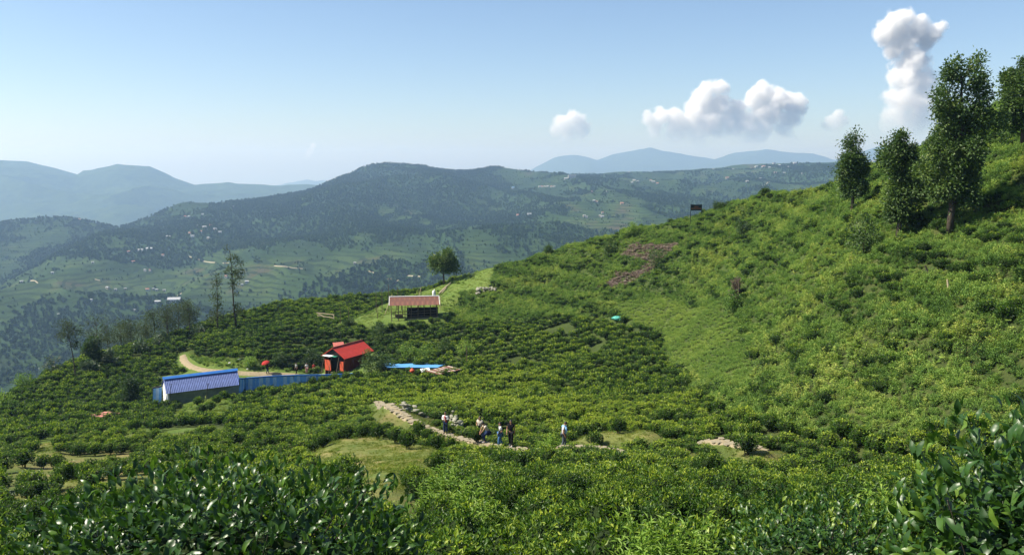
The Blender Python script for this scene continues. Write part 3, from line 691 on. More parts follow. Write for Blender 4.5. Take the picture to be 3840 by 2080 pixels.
# weeds and scrub over the right hand hill
def sample(poly_test, x0, x1, y0, y1, dens):
    n = int((x1 - x0) * (y1 - y0) * dens); x = rng.uniform(x0, x1, n); y = rng.uniform(y0, y1, n)
    k = poly_test(x, y); return x[k], y[k]
def scr_test(x, y): return inside(ZONES['scrub'], x, y) & ~inside(ZONES['lawn'], x, y) & (y < near.R(x, y) + 6) & (np.abs(x) < 0.72 * y + 3) & ~inside(ZONES['meadow'], x, y)
sx_, sy_ = sample(scr_test, -20, 90, 28, 180, 9.0)
n = len(sx_); pat = fbm(sx_ / 7, sy_ / 7, 90, 3); pat2 = fbm(sx_ / 16, sy_ / 16, 95, 3)
pk = np.where(rng.uniform(0, 1, n) < 0.62, rng.integers(0, 5, n), np.where(rng.uniform(0, 1, n) < 0.5, 5 + rng.integers(0, 3, n), 8 + rng.integers(0, 2, n)))
pk = np.where(pat > 0.25, 5 + rng.integers(0, 5, n), pk)
dn = 2.2 * fbm(sx_ / 2.6, sy_ / 2.6, 73, 2); dryness = line_dist(np.array([G(2375,938)[:2], G(2480,948)[:2]]), sx_, sy_) + dn < 2.2
d2 = line_dist(np.array([G(2290,1060)[:2], G(2390,1030)[:2], G(2440,1000)[:2]]), sx_, sy_) + dn < 1.9
dry = (dryness | d2); pk = np.where(dry, 10 + rng.integers(0, 2, n), pk)
sc_ = rng.uniform(0.4, 0.95, n) * (1 + 0.5 * pat); ris = riser(sx_, sy_); ti = np.clip(0.20 * pat2 + 0.22 * fbm(sx_ / 2.2, sy_ / 2.2, 97, 2) + rng.normal(0, 0.12, n) - 0.16 * (ris > 0.75), -0.35, 0.45) + 0.02
ti = np.where(dry, rng.normal(0.05, 0.18, n), ti); sc_ = np.where(dry, sc_ * 1.35, sc_)
dk = (rng.uniform(0, 1, n) < 0.008 + 0.05 * (ris > 0.7)) & ~dry & (fbm(sx_ / 9, sy_ / 9, 99, 2) > -0.12)
bx_, by_ = sx_[dk], sy_[dk]; nb = len(bx_)
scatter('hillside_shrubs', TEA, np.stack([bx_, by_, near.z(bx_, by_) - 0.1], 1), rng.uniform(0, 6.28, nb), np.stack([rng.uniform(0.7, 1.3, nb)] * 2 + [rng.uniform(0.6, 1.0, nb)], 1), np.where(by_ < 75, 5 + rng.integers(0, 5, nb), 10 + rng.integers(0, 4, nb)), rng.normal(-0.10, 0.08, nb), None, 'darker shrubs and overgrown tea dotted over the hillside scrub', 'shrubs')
sel = ~dk; sx_, sy_, sc_, ti, pk = (v_[sel] for v_ in (sx_, sy_, sc_, ti, pk)); n = len(sx_)
scatter('hillside_scrub', SCR, np.stack([sx_, sy_, near.z(sx_, sy_) - 0.03], 1), rng.uniform(0, 6.28, n), np.stack([sc_, sc_, sc_ * rng.uniform(0.7, 1.2, n)], 1), pk, ti, rng.normal(0, 0.12, (n, 2)), 'weeds ferns and low scrub covering the hillside', 'undergrowth')
print('scrub', n)
# bright low crop in the hollow
lx, ly = sample(lambda x, y: inside(ZONES['lawn'], x, y), 5, 50, 60, 140, 7.0); n = len(lx)
scatter('low_crop', SCR, np.stack([lx, ly, near.z(lx, ly)], 1), rng.uniform(0, 6.28, n), rng.uniform(0.6, 1.0, n), 12 + rng.integers(0, 3, n), np.clip(0.12 + 0.3 * fbm(lx / 5, ly / 5, 33, 3), -0.1, 0.4), None, 'low bright green crop filling the hollow in the hillside', 'crop')
# meadow, verges and banks
def gr_test(x, y):
    k = inside(ZONES['meadow'], x, y) | near_path(x, y, 2.0) | near_road(x, y, 2.6)
    for p in GRASS: k |= inside(p, x, y)
    b = near_path(x, y, 0.62) | near_road(x, y, 1.3)
    for p in KEEP: b |= inside(p, x, y)
    return k & ~b & (y < near.R(x, y) + 6)
vx, vy = sample(gr_test, -60, 40, 25, 190, 6.0); n = len(vx)
scatter('grass', GRS, np.stack([vx, vy, near.z(vx, vy) - 0.02], 1), rng.uniform(0, 6.28, n), rng.uniform(0.45, 1.1, n), rng.integers(0, 3, n), np.clip(0.6 * fbm(vx / 4, vy / 4, 36, 3), -0.3, 0.4), None, 'short grass on the clearings, verges and meadow', 'grass')
bx2, by2 = sample(lambda x, y: inside(GRASS[-1], x, y) & ~near_road(x, y, 1.0), -60, 0, 100, 150, 4.0); n = len(bx2)
scatter('bank_weeds', SCR, np.stack([bx2, by2, near.z(bx2, by2) - 0.02], 1), rng.uniform(0, 6.28, n), rng.uniform(0.35, 0.8, n), rng.integers(0, 10, n), np.clip(rng.normal(0.02, 0.12, n), -0.3, 0.4), None, 'weeds covering the cut bank above the dirt road', 'weeds')
wx, wy = sample(lambda x, y: gr_test(x, y) & (fbm(x / 5, y / 5, 39, 3) > np.where(y > 70, 0.08, -0.1)), -60, 40, 25, 190, 1.1); n = len(wx)
scatter('meadow_weeds', SCR, np.stack([wx, wy, near.z(wx, wy) - 0.02], 1), rng.uniform(0, 6.28, n), rng.uniform(0.25, 0.7, n) * np.where(wy < 70, 0.6, 1.0), np.where(wy < 70, 12 + rng.integers(0, 3, n), rng.integers(0, 8, n)), np.clip(0.1 + rng.normal(0, 0.1, n), -0.2, 0.4), None, 'weeds standing in the meadow and on the road bank', 'weeds')
print('grass', len(vx), 'weeds', n)

# far woods on the valley slopes: one mass of trees
def far_tree(seed, kind):
    g = np.random.default_rng(seed); b = MB(); n = 70
    if kind: hh, rr = 9.5, 2.2
    else: hh, rr = 7.0, 3.2
    e = np.arccos(g.uniform(-0.8, 1, n)); q = g.uniform(0, 6.28, n); k = g.uniform(0.75, 1.05, n)
    p = np.stack([rr * k * np.sin(e) * np.cos(q), rr * k * np.sin(e) * np.sin(q), hh * 0.58 + hh * 0.42 * k * np.cos(e)], 1)
    d = unit(np.stack([np.sin(e) * np.cos(q), np.sin(e) * np.sin(q), np.cos(e) + 0.3], 1) + g.normal(0, 0.5, (n, 3)))
    b.leaves(p - d * 0.8, d, unit(g.normal(0, 0.5, (n, 3)) + [0, 0, 1]), 2.0, 1.5, 0, np.clip(g.normal(0.45, 0.2, n), 0, 0.95))
    b.blob((0, 0, hh * 0.55), (rr * 0.75, rr * 0.75, hh * 0.38), 7, 5, 0, 0.25, seed, 0.12); b.tube([(0, 0, -1), (0, 0, hh * 0.4)], (0.25, 0.15), 4, 1)
    return b.mesh('far_tree', [M['far'], M['bark']])
FAR = libset('fartree', [far_tree(300 + i, i % 2) for i in range(5)])
nt = 170000; fu = rng.uniform(-0.72, 0.72, nt); fy = np.sqrt(rng.uniform(700 ** 2, 3150 ** 2, nt)); fx = fu * fy
fm = forest_mask(fx, fy); keep = (rng.uniform(0, 1, nt) < (0.05 + 0.95 * fm ** 1.15 + 0.5 * ((np.mod(mid.z(fx, fy) + 5 * fbm(fx / 90, fy / 90, 14, 2), 9.0) < 2.2) & (fbm(fx / 45, fy / 45, 15, 2) > 0.02)))) & (fy < mid.R(fx, fy) + 25)
fx, fy = fx[keep], fy[keep]; fz = mid.z(fx, fy)
fpx, fpy, fd = proj(fx, fy, fz); keep = fpy < 1450; fx, fy, fz = fx[keep], fy[keep], fz[keep]; n = len(fx)
fs = rng.uniform(0.3, 0.85, n) * np.where(forest_mask(fx, fy) > 0.5, 1.0, 0.62)
scatter('far_woods', FAR, np.stack([fx, fy, fz - 0.3], 1), rng.uniform(0, 6.28, n), fs, rng.integers(0, 5, n), np.clip(rng.normal(0, 0.15, n) + 0.35 * fbm(fx / 200, fy / 200, 12, 2), -0.3, 0.4), None, 'woods and scattered trees on the far valley slopes', 'woods')
print('far', n)
# wooded skyline of the nearer mountain range is left to its own slope
# ------------------------------------------------------------------ stone path, dirt road
M['dirt'] = plain('pale_dirt', (0.28, 0.23, 0.145), 0.95, 0.15, 3.0, 0.1, 0.4)
M['flag'] = plain('path_stone', (0.29, 0.25, 0.17), 0.85, 0.18, 4.0, 0.2, 0.3)
M['rock'] = plain('grey_rock', (0.33, 0.31, 0.25), 0.9, 0.25, 5.0, 0.2, 0.5, 0, (0.12, 0.13, 0.08))
M['white_rock'] = plain('pale_rock', (0.62, 0.60, 0.55), 0.9, 0.15, 5.0, 0.2, 0.3)
def ribbon(name, line, w, mat, lift, n=5, fn=zg, zf=None):
    nrm = np.gradient(line, axis=0); nrm = np.stack([-nrm[:, 1], nrm[:, 0]], 1); nrm /= np.linalg.norm(nrm, axis=1, keepdims=True) + 1e-9
    k = np.linspace(-1, 1, n); ww = w * (1 + 0.18 * fbm(line[:, 0] / 2, line[:, 1] / 2, 66, 2))
    X = line[:, None, 0] + nrm[:, None, 0] * k * ww[:, None] / 2; Y = line[:, None, 1] + nrm[:, None, 1] * k * ww[:, None] / 2
    Z = (zf or near.z)(X.ravel(), Y.ravel()).reshape(X.shape) + lift
    Z[:, 0] -= lift * 1.5; Z[:, -1] -= lift * 1.5
    return sheet(name, X, Y, Z, mat)
path = ribbon('path', PATH, 0.85, M['dirt'], 0.05)
road = ribbon('dirt_road', ROAD, 1.25, M['dirt'], 0.08)
flag_me = []
for i in range(6):
    g = np.random.default_rng(400 + i); b = MB(); k = 7; q = np.sort(g.uniform(0, 6.28, k) * 0.25 + np.arange(k) * 6.28 / k)
    r = g.uniform(0.8, 1.12, k); top = [(0.95 * r[j] * math.cos(q[j]), 0.95 * r[j] * math.sin(q[j]), 0.5 + g.normal(0, 0.06)) for j in range(k)]; bot = [(1.0 * r[j] * math.cos(q[j]), 1.0 * r[j] * math.sin(q[j]), -0.5) for j in range(k)]
    b.add(top + bot, [tuple(range(k))] + [(j, k + j, k + (j + 1) % k, (j + 1) % k) for j in range(k)]); flag_me.append(b.mesh('flagstone', [M['flag']]))
tl = np.linalg.norm(np.diff(PATH, axis=0), axis=1).cumsum(); s = 0.3; kk = 0
while s < tl[-1]:
    i = int(np.searchsorted(tl, s)); i = min(i, len(PATH) - 2); d = PATH[i + 1] - PATH[i]; d /= np.linalg.norm(d) + 1e-9; nn = np.array([-d[1], d[0]])
    for off in (-0.2, 0.2):
        p = PATH[i] + nn * (off + random.uniform(-0.06, 0.06)) + d * random.uniform(-0.12, 0.12)
        px_, py_, _ = proj(p[0], p[1], zg(*p)); hid = path_dist(np.array([p[0]]), np.array([p[1]]))[0] > 0.8
        if random.random() < 0.86 and not hid:
            o = link('flagstone', flag_me[kk % 6], path, (p[0], p[1], zg(*p) + 0.055), (0, random.uniform(-0.05, 0.05), random.uniform(0, 6.28))); w = random.uniform(0.2, 0.29); o.scale = (w * 1.2, w * 0.95, 0.055); kk += 1
    s += 0.48
rock_me = []
for i in range(6):
    b = MB(); b.blob((0, 0, 0), (1, 0.75 + 0.1 * (i % 3), 0.6 + 0.08 * (i % 2)), 7, 5, 0, 0, 420 + i, 0.14); rock_me.append(b.mesh('stone', [M['rock']]))
def stone_heap(name, label, px_line, n, hgt, size, seed):
    g = random.Random(seed); P = np.array([G(*p) for p in px_line]); e = empty(name, P.mean(0)); tag(e, label, 'stone wall')
    c = np.array(e.location)
    for k in range(n):
        t = g.uniform(0, len(P) - 1); i = min(int(t), len(P) - 2); q = P[i] + (P[i + 1] - P[i]) * (t - i) + np.array([g.gauss(0, 0.12), g.gauss(0, 0.15), 0])
        z = zg(q[0], q[1]) + g.uniform(0, hgt); s_ = size * g.uniform(0.6, 1.3)
        o = link('stone', rock_me[k % 6], e, (q[0] - c[0], q[1] - c[1], z - c[2]), (g.uniform(-0.4, 0.4), g.uniform(-0.4, 0.4), g.uniform(0, 6.28))); o.scale = (s_ * 1.3, s_, s_ * 0.75)
stone_heap('dry_stone_wall', 'tumbled dry stone wall at the upper bend of the stone path', [(1512,1532),(1545,1545),(1575,1558)], 26, 0.55, 0.2, 1)
stone_heap('dry_stone_wall', 'low stone kerb wall running behind the person in white jacket', [(1590,1562),(1630,1562),(1665,1560)], 20, 0.35, 0.14, 2)
stone_heap('dry_stone_wall', 'broken stone wall beside and behind the person in white jacket', [(1690,1575),(1700,1600),(1725,1615),(1695,1620)], 30, 0.75, 0.2, 3)
stone_heap('dry_stone_wall', 'few loose stones at the edge of the path behind the crouching person', [(1740,1620),(1765,1622),(1800,1628),(1880,1640),(1900,1645)], 14, 0.25, 0.2, 4)
for i, (px, py, s_, lab) in enumerate([(1752,1618,0.42,'big grey boulder beside the path left of the crouching person'),(2450,1590,0.22,'small pale rock on the slope above the right path end'),(2497,1590,0.24,'pale flat rock above the right part of the path'),(2590,1612,0.3,'pale rock at the bush edge above the right path end'),
      (895,1350,0.34,'pale rock on the road bank left of the umbrella'),(860,1362,0.22,'small white rock on the road bank by the blue shed'),(930,1384,0.24,'white rock beside the dirt road next to the umbrella'),(1100,1330,0.26,'pale rock on the road bank left of the red hut'),(2690,1586,0.2,'little white rock high on the right tea slope')]):
    p = G(px, py); o = link('boulder', rock_me[i % 6].copy(), None, (p[0], p[1], p[2] + s_ * 0.2), (0.2, 0.1, i)); o.scale = (s_, s_ * 0.9, s_ * 0.9)
    o.data.materials[0] = M['rock'] if i == 0 else M['white_rock']; tag(o, lab, 'rock', 'loose rocks')
e = empty('stone_steps', G(1265, 1245)); tag(e, 'short flight of pale stone steps up to the meadow', 'steps'); p0 = np.array(e.location)
for k in range(6):
    q = G(1263 + k * 0.8, 1262 - k * 7); b = MB(); b.box((0, 0, 0), (1.0, 0.5, 0.22), 0.1 * (k % 2)); o = b.build('step', [M['flag']], e, tuple(q - p0 + [0, 0, 0.08]))

# ------------------------------------------------------------------ sheds and fences
M['blue_metal'] = plain('blue_sheet_metal', (0.20, 0.50, 0.98), 0.35, 0.12, 1.5, 0.5)
M['blue_roof'] = plain('faded_blue_roof', (0.12, 0.165, 0.36), 0.7, 0.15, 1.5, 0.25)
M['blue_glint'] = plain('pale_blue_sheet_metal', (0.48, 0.70, 0.96), 0.35, 0.1, 2, 0.5)  # lighter blue that paints sky reflections on the ribs into some sheets
M['blue_cap'] = plain('bright_blue_cap', (0.035, 0.17, 0.52), 0.45, 0.1, 2, 0.5)
M['sky_roof'] = plain('light_blue_roof', (0.12, 0.36, 0.68), 0.4, 0.08, 1, 0.5)
M['whitewash'] = plain('whitewashed_wall', (0.72, 0.71, 0.68), 0.85, 0.08, 3, 0.2)
M['mudwall'] = plain('grey_green_wall', (0.17, 0.19, 0.14), 0.9, 0.15, 2, 0.15)
M['red_roof'] = plain('red_painted_roof', (0.50, 0.045, 0.025), 0.5, 0.10, 1.2, 0.4)
M['pink_roof'] = plain('faded_red_roof', (0.50, 0.16, 0.12), 0.6, 0.2, 3, 0.3)
M['red_wall'] = plain('dark_red_wall', (0.13, 0.020, 0.013), 0.7, 0.12, 2, 0.3)
M['orange'] = plain('orange_red_panel', (0.62, 0.10, 0.045), 0.6, 0.1, 2, 0.3)
M['dark'] = plain('dark_interior', (0.02, 0.018, 0.016), 0.9, 0.2, 3, 0.1)
M['white_sheet'] = plain('white_sheet', (0.78, 0.78, 0.76), 0.7, 0.05, 3, 0.2)
M['green_sheet'] = plain('green_sheet', (0.03, 0.22, 0.14), 0.6, 0.1, 3, 0.3)
M['wood'] = plain('weathered_wood', (0.13, 0.10, 0.07), 0.9, 0.25, 8, 0.15)
M['bamboo'] = plain('pale_bamboo', (0.50, 0.41, 0.26), 0.7, 0.2, 8, 0.25)
M['iron'] = plain('dark_iron', (0.03, 0.03, 0.035), 0.6, 0.2, 8, 0.3)
def rust_mat():
    m, t, b, o = nodes_of('rusty_sheet'); tc = N(t, 'ShaderNodeTexCoord'); mp = N(t, 'ShaderNodeMapping'); mp.inputs['Scale'].default_value = (1.6, 0.35, 1.0)
    nz = N(t, 'ShaderNodeTexNoise', i_Scale=1.3, i_Detail=8.0, i_Roughness=0.65); t.links.new(tc.outputs['Object'], mp.inputs[0]); t.links.new(mp.outputs[0], nz.inputs['Vector'])
    t.links.new(ramp(t, nz.outputs[0], [(0.30, (0.075, 0.050, 0.048)), (0.45, (0.125, 0.048, 0.032)), (0.58, (0.155, 0.058, 0.038)), (0.66, (0.26, 0.13, 0.06)), (0.74, (0.36, 0.32, 0.27))]), b.inputs['Base Color']); b.inputs['Roughness'].default_value = 0.8; return m
M['rust'] = rust_mat()
M['tin'] = plain('weathered_tin', (0.36, 0.33, 0.29), 0.6, 0.2, 2.5, 0.3, 0, 0, (0.22, 0.13, 0.08))
def corrugated(w, l, pitch, amp, mat, name):
    """one sheet, ribs running along y, lying in the xy plane with its own thickness"""
    n = max(2, int(round(w / pitch))); xs = []; zs = []
    for i in range(n):
        for f, z in ((0.0, 0), (0.30, 0), (0.5, 1), (0.8, 1)): xs.append((i + f) * w / n); zs.append(z * amp)
    xs.append(w); zs.append(0); xs = np.array(xs) - w / 2; zs = np.array(zs); k = len(xs); vs = []
    for t in (0, -0.006):
        for y in (-l / 2, l / 2): vs += [(x, y, z + t) for x, z in zip(xs, zs)]
    fs = []
    for i in range(k - 1):
        fs.append((i, i + 1, k + i + 1, k + i)); fs.append((2 * k + i, 3 * k + i, 3 * k + i + 1, 2 * k + i + 1))
        fs.append((i, 2 * k + i, 2 * k + i + 1, i + 1)); fs.append((k + i, k + i + 1, 3 * k + i + 1, 3 * k + i))
    fs += [(0, k, 3 * k, 2 * k), (k - 1, 3 * k - 1, 4 * k - 1, 2 * k - 1)]
    b = MB(); b.add(vs, fs); return b.mesh(name, [mat])
def frame(xdir, ydir):
    x = Vector(xdir).normalized(); y = Vector(ydir); y = (y - x * y.dot(x)).normalized(); z = x.cross(y)
    return Matrix((x, y, z)).transposed()
def lay_sheets(parent, name, mat, p0, p1, down, pitch, amp, width=0.84, mats=None):
    """cover the strip from edge p0-p1 along the vector down with single corrugated sheets (coordinates of the parent)"""
    p0, p1, down = Vector(p0), Vector(p1), Vector(down); L = (p1 - p0).length; n = max(1, int(round(L / width))); w = L / n
    me = corrugated(w - 0.008, down.length, pitch, amp, mat, name); f = frame(p1 - p0, -down)
    if f.col[2].z < 0 and abs(down.normalized().z) < 0.95: f = frame(p0 - p1, -down)
    for i in range(n):
        c = p0 + (p1 - p0) * ((i + 0.5) / n) + down * 0.5 + f.col[2] * (0.004 * (i % 2))
        m2 = me
        if mats: m2 = me.copy(); m2.materials[0] = mats[i % len(mats)]
        link(name, m2, parent, c, f.to_euler())
def local(e): return e.matrix_basis.inverted()

# blue roofed shed
A = pix(611, 1418, 103.0); B = pix(889, 1384.5, 107.5); B[2] = A[2]
ang = math.atan2(B[1] - A[1], B[0] - A[0]); Lr = float(np.hypot(*(B - A)[:2])); base_z = zg(A[0], A[1]) - 0.1
shed = empty('blue_roofed_shed', (A[0], A[1], A[2] - 2.75), ang); tag(shed, 'long shed with faded blue corrugated roof and white end wall below the dirt road', 'shed')
hr = 2.75; hw = 2.05; dz = 1.5; Z0 = -1.2
lay_sheets(shed, 'roof_sheet', M['blue_roof'], (0, 0, hr), (Lr, 0, hr), (0, -hw, -dz), 0.2, 0.036)
lay_sheets(shed, 'roof_sheet', M['blue_roof'], (Lr, 0, hr), (0, 0, hr), (0, hw, -dz), 0.2, 0.036)
b = MB(); b.box((Lr / 2, -0.17, hr + 0.0), (Lr + 0.1, 0.42, 0.03), rot=Matrix.Rotation(R(36), 3, 'X')); b.box((Lr / 2, 0.17, hr + 0.0), (Lr + 0.1, 0.42, 0.03), rot=Matrix.Rotation(R(-36), 3, 'X')); b.build('ridge_cap', [M['blue_cap']], shed, (0, 0, 0.06))
ew = hw - 0.3; ez = hr - dz * (ew / hw) - 0.04
for x0, mt, nm in ((0.25, M['whitewash'], 'end_wall'), (Lr - 0.25, M['mudwall'], 'end_wall')):
    b = MB(); v = []
    for dx in (-0.1, 0.1): v += [(x0 + dx, -ew, Z0), (x0 + dx, ew, Z0), (x0 + dx, ew, ez), (x0 + dx, 0, hr - 0.06), (x0 + dx, -ew, ez)]
    b.add(v, [(0, 1, 2, 3, 4)[::-1], (5, 6, 7, 8, 9)] + [(i, (i + 1) % 5, 5 + (i + 1) % 5, 5 + i) for i in range(5)]); b.build(nm, [mt], shed)
b = MB(); b.box((Lr / 2, -ew + 0.1, (Z0 + ez) / 2 - 0.02), (Lr - 0.72, 0.2, ez - Z0 - 0.04)); b.build('front_wall', [M['mudwall']], shed)
b = MB(); b.box((Lr / 2, ew - 0.1, (Z0 + ez) / 2 - 0.02), (Lr - 0.72, 0.2, ez - Z0 - 0.04)); b.build('back_wall', [M['mudwall']], shed)
for px, t0, t1, lab in ((634,1500,1437,'thin dark pole leaning in front of the white end of the blue shed'),(772,1480,1436,'thin dark pole in front of the middle of the blue shed roof')):
    q = at_ground(px - 3, t0, 99.5 if px < 700 else 101.5); top = pix(px + 8, t1, q[1] - 0.3); b = MB(); b.tube([(0, 0, -0.3), tuple(top - q)], (0.045, 0.03), 6)
    d = top - q; b.tube([tuple(d * 0.97 + [-0.2, 0, 0]), tuple(d * 0.97 + [0.2, 0, 0])], 0.02, 5); b.tube([tuple(d * 0.62 + [-0.15, 0, 0]), tuple(d * 0.62 + [0.15, 0, 0])], 0.018, 5)
    o = b.build('iron_pole', [M['iron']], None, tuple(q)); tag(o, lab, 'pole')
# fences of blue sheets
def sheet_fence(label, pts, h, mat, cap):
    P = [pix(*p) - [0, 0, h] for p in pts]; e = empty('sheet_fence', P[0]); tag(e, label, 'fence'); o0 = P[0]
    for a, c in zip(P[:-1], P[1:]):
        a = Vector(a - o0); c = Vector(c - o0)
        lay_sheets(e, 'fence_sheet', mat, a + Vector((0, 0, h)), c + Vector((0, 0, h)), (0, 0, -h - 0.4), 0.2, 0.036, 0.42, [mat, M['blue_glint'], mat, mat, M['blue_glint']])
        b = MB(); d = c - a; r = frame(d, Vector((0, 1, 0))); b.box((0, 0, 0), (d.length, 0.16, 0.14), rot=r); b.build('cap_rail', [cap], e, (a + c) / 2 + Vector((0, 0, h + 0.05)))
        n = max(2, int(d.length / 2.4) + 1)
        for i in range(n):
            q = a + d * (i / (n - 1)); b = MB(); b.box((0, 0.1, h / 2 - 0.2), (0.08, 0.08, h + 0.3)); b.build('post', [M['iron']], e, q)
    return e
sheet_fence('bright blue corrugated sheet fence between the shed and the red hut', [(918,1419,107.5),(1010,1412,109),(1100,1408,110),(1240,1406,112),(1362,1399,114)], 1.6, M['blue_metal'], M['blue_cap'])
for i_, (px, py, s_, lab) in enumerate([(1015,1470,1.25,'tall tea bush in front of the left part of the blue fence'),(1050,1464,1.3,'tall tea bush hiding the blue fence below the umbrella'),(1090,1462,1.2,'tea bush before the blue fence left of the three walkers'),(1128,1458,1.3,'tea bush before the blue fence below the grey walker'),(1170,1452,1.25,'tea bush before the blue fence below the two walkers'),(1212,1448,1.25,'tea bush before the blue fence left of the hut'),(1255,1440,1.3,'tea bush before the blue fence below the hut stairs'),(1300,1434,1.25,'tea bush before the blue fence below the hut wall'),(1340,1428,1.3,'tea bush at the right end of the blue fence')]):
    q = G(px, py); tea_bush(q[0], q[1], q[2], s_, 1.15, i_ * 1.1, i_, -0.02, lab, 'tall tea bushes before the blue fence', lib_mid2)
sheet_fence('shaded dark blue sheet fence closing the gap beside the shed', [(896,1420,105.0),(916,1419.5,107.3)], 1.6, M['blue_metal'], M['blue_cap'])
sheet_fence('dark blue sheet fence at the left end of the blue shed', [(572,1455,101.5),(604,1450,102.5)], 1.6, M['blue_metal'], M['iron'])

# red hut
A = pix(1251, 1304, 118.0); B = pix(1354, 1276, 123.0); B[2] = A[2]
ang = math.atan2(B[1] - A[1], B[0] - A[0]); Lr = float(np.hypot(*(B - A)[:2])); hr = 3.35
hut = empty('red_hut', (A[0], A[1], A[2] - hr), ang); tag(hut, 'red roofed hut with dark red walls standing by the dirt road', 'hut')
hw = 2.2; dz = 1.35
b = MB(); tpos = frame((1, 0, 0), (0, hw, dz)); sl = math.hypot(hw, dz)
for i in range(5):
    w = (Lr + 0.5) / 5; b = MB(); b.box((0, 0, 0), (w - 0.006, sl, 0.05)); b.build('roof_panel', [M['red_roof']], hut, (-0.25 + w * (i + 0.5), -hw / 2, hr - dz / 2 + 0.03), frame((1, 0, 0), (0, hw, dz)).to_euler())
    b = MB(); b.box((0, 0, 0), (w - 0.006, sl, 0.05)); b.build('roof_panel', [M['red_roof']], hut, (-0.25 + w * (i + 0.5), hw / 2, hr - dz / 2 + 0.03), frame((1, 0, 0), (0, hw, -dz)).to_euler())
b = MB(); b.box((Lr / 2, 0, hr + 0.09), (Lr + 0.56, 0.24, 0.07)); b.build('ridge_cap', [M['red_wall']], hut)
ew = hw - 0.4; ez = hr - dz * ew / hw - 0.03
for y in (-ew, ew):
    n = 9
    for i in range(n):
        w = (Lr - 0.2) / n; b = MB(); b.box((0, 0, 0), (w - 0.02, 0.08 + 0.015 * (i % 2), ez + 1.3)); b.build('wall_board', [M['red_wall']], hut, (0.1 + w * (i + 0.5), y, (ez - 1.3) / 2))
b = MB(); v = [(Lr - 0.1, -ew, -1.2), (Lr - 0.1, ew, -1.2), (Lr - 0.1, ew, ez), (Lr - 0.1, 0, hr - 0.05), (Lr - 0.1, -ew, ez)]; v += [(x - 0.06, y, z) for x, y, z in v]
b.add(v, [(0, 1, 2, 3, 4), (9, 8, 7, 6, 5)] + [(i, (i + 1) % 5, 5 + (i + 1) % 5, 5 + i) for i in range(5)]); b.build('gable_wall', [M['red_wall']], hut)
b = MB(); b.box((0.9, 0, ez / 2 - 0.6), (0.06, 2 * ew - 0.16, ez + 1.1)); b.build('inner_wall', [M['dark']], hut)
b = MB(); v = [(0.02, -ew * 0.95, ez + 0.05), (0.02, ew * 0.95, ez + 0.05), (0.02, 0, hr - 0.08)]; v += [(x + 0.05, y, z) for x, y, z in v]; b.add(v, [(2, 1, 0), (3, 4, 5), (0, 1, 4, 3), (1, 2, 5, 4), (2, 0, 3, 5)]); b.build('gable_board', [M['dark']], hut)
b = MB(); b.box((-0.35, 0.75, ez + 0.02), (0.9, 1.5, 0.05)); b.build('awning', [M['white_sheet']], hut)
b = MB(); b.box((-0.2, -0.35, ez - 0.02), (0.6, 0.66, 0.05)); b.build('awning', [M['green_sheet']], hut)
b = MB(); b.box((-0.02, 1.15, 0.75), (0.06, 1.1, 1.5)); b.build('door_panel', [M['orange']], hut)
b = MB(); b.box((-0.02, -1.45, 0.7), (0.06, 0.66, 1.7)); b.build('door_panel', [M['orange']], hut)
for y in (-1.0, 0.4, 1.75):
    b = MB(); b.tube([(-0.05, y, ez - 0.1), (-1.5, y - 0.5, -0.9)], 0.045, 5); b.build('stair_rail', [M['wood']], hut)
for k in range(4):
    b = MB(); b.box((-0.35 - 0.3 * k, -0.3, -0.15 - 0.2 * k), (0.3, 1.3, 0.07)); b.build('tread', [M['wood']], hut)
b = MB(); b.box((2.7, -ew - 0.25, -0.55), (4.6, 0.05, 1.2)); b.build('tarpaulin', [M['blue_metal']], hut)
b = MB(); b.box((0, 0, 0), (1.6, 1.1, 0.05)); q = pix(1270, 1292, 123.0); o = b.build('faded_awning', [M['pink_roof']], None, tuple(q), frame((1, 0.4, 0.02), (0, 1, 0.55)).to_euler())
b = MB()
for sx in (-0.7, 0.7):
    b.tube([(sx, 0, 0), (sx, 0, -3.4)], 0.05, 5)
b.build('post', [M['wood']], o, None, tuple(-x for x in (0, 0, 0))); tag(o, 'small faded pink awning sheet sticking up behind the red hut roof', 'awning')

# long light blue roof, rusty lean-to, low rusty roof on the left
def low_house(name, label, corners, h, wall, roof_name, mats, pitch=0.2, amp=0.03, sheets=True):
    """mono-pitch roof through four corner points (far left, far right, near right, near left) on walls"""
    C = [Vector(c) for c in corners]; o0 = sum(C, Vector()) / 4; o0.z = min(c.z for c in C) - h; e = empty(name, o0); tag(e, label, 'shed')
    a, b_, c, d = [p - o0 for p in C]
    if sheets: lay_sheets(e, roof_name, mats[0], a, b_, ((d + c) / 2 - (a + b_) / 2), pitch, amp, 0.8 if len(mats) == 1 else 0.36, mats if len(mats) > 1 else None)
    else:
        m = MB(); up = Vector((0, 0, 0.08)); m.add([a, b_, c, d, a - up, b_ - up, c - up, d - up], [(3, 2, 1, 0), (4, 5, 6, 7), (0, 1, 5, 4), (1, 2, 6, 5), (2, 3, 7, 6), (3, 0, 4, 7)]); m.build(roof_name, [mats[0]], e)
    m = MB(); k = 0.9; w = [p * k for p in (a, b_, c, d)]; low = [Vector((p.x, p.y, -0.6)) for p in w]; up = [Vector((p.x, p.y, q.z - 0.1)) for p, q in zip(w, (a, b_, c, d))]
    m.add(low + up, [(0, 1, 5, 4), (1, 2, 6, 5), (2, 3, 7, 6), (3, 0, 4, 7)]); m.build('wall', [wall], e); return e
low_house('flat_roofed_shed', 'long shed with light blue flat roof among the tea right of the red hut', [pix(1434, 1361, 116), pix(1672, 1363, 115), pix(1640, 1377, 111.0), pix(1452, 1376, 111.0)], 1.6, M['mudwall'], 'roof', [M['sky_roof']], sheets=False)
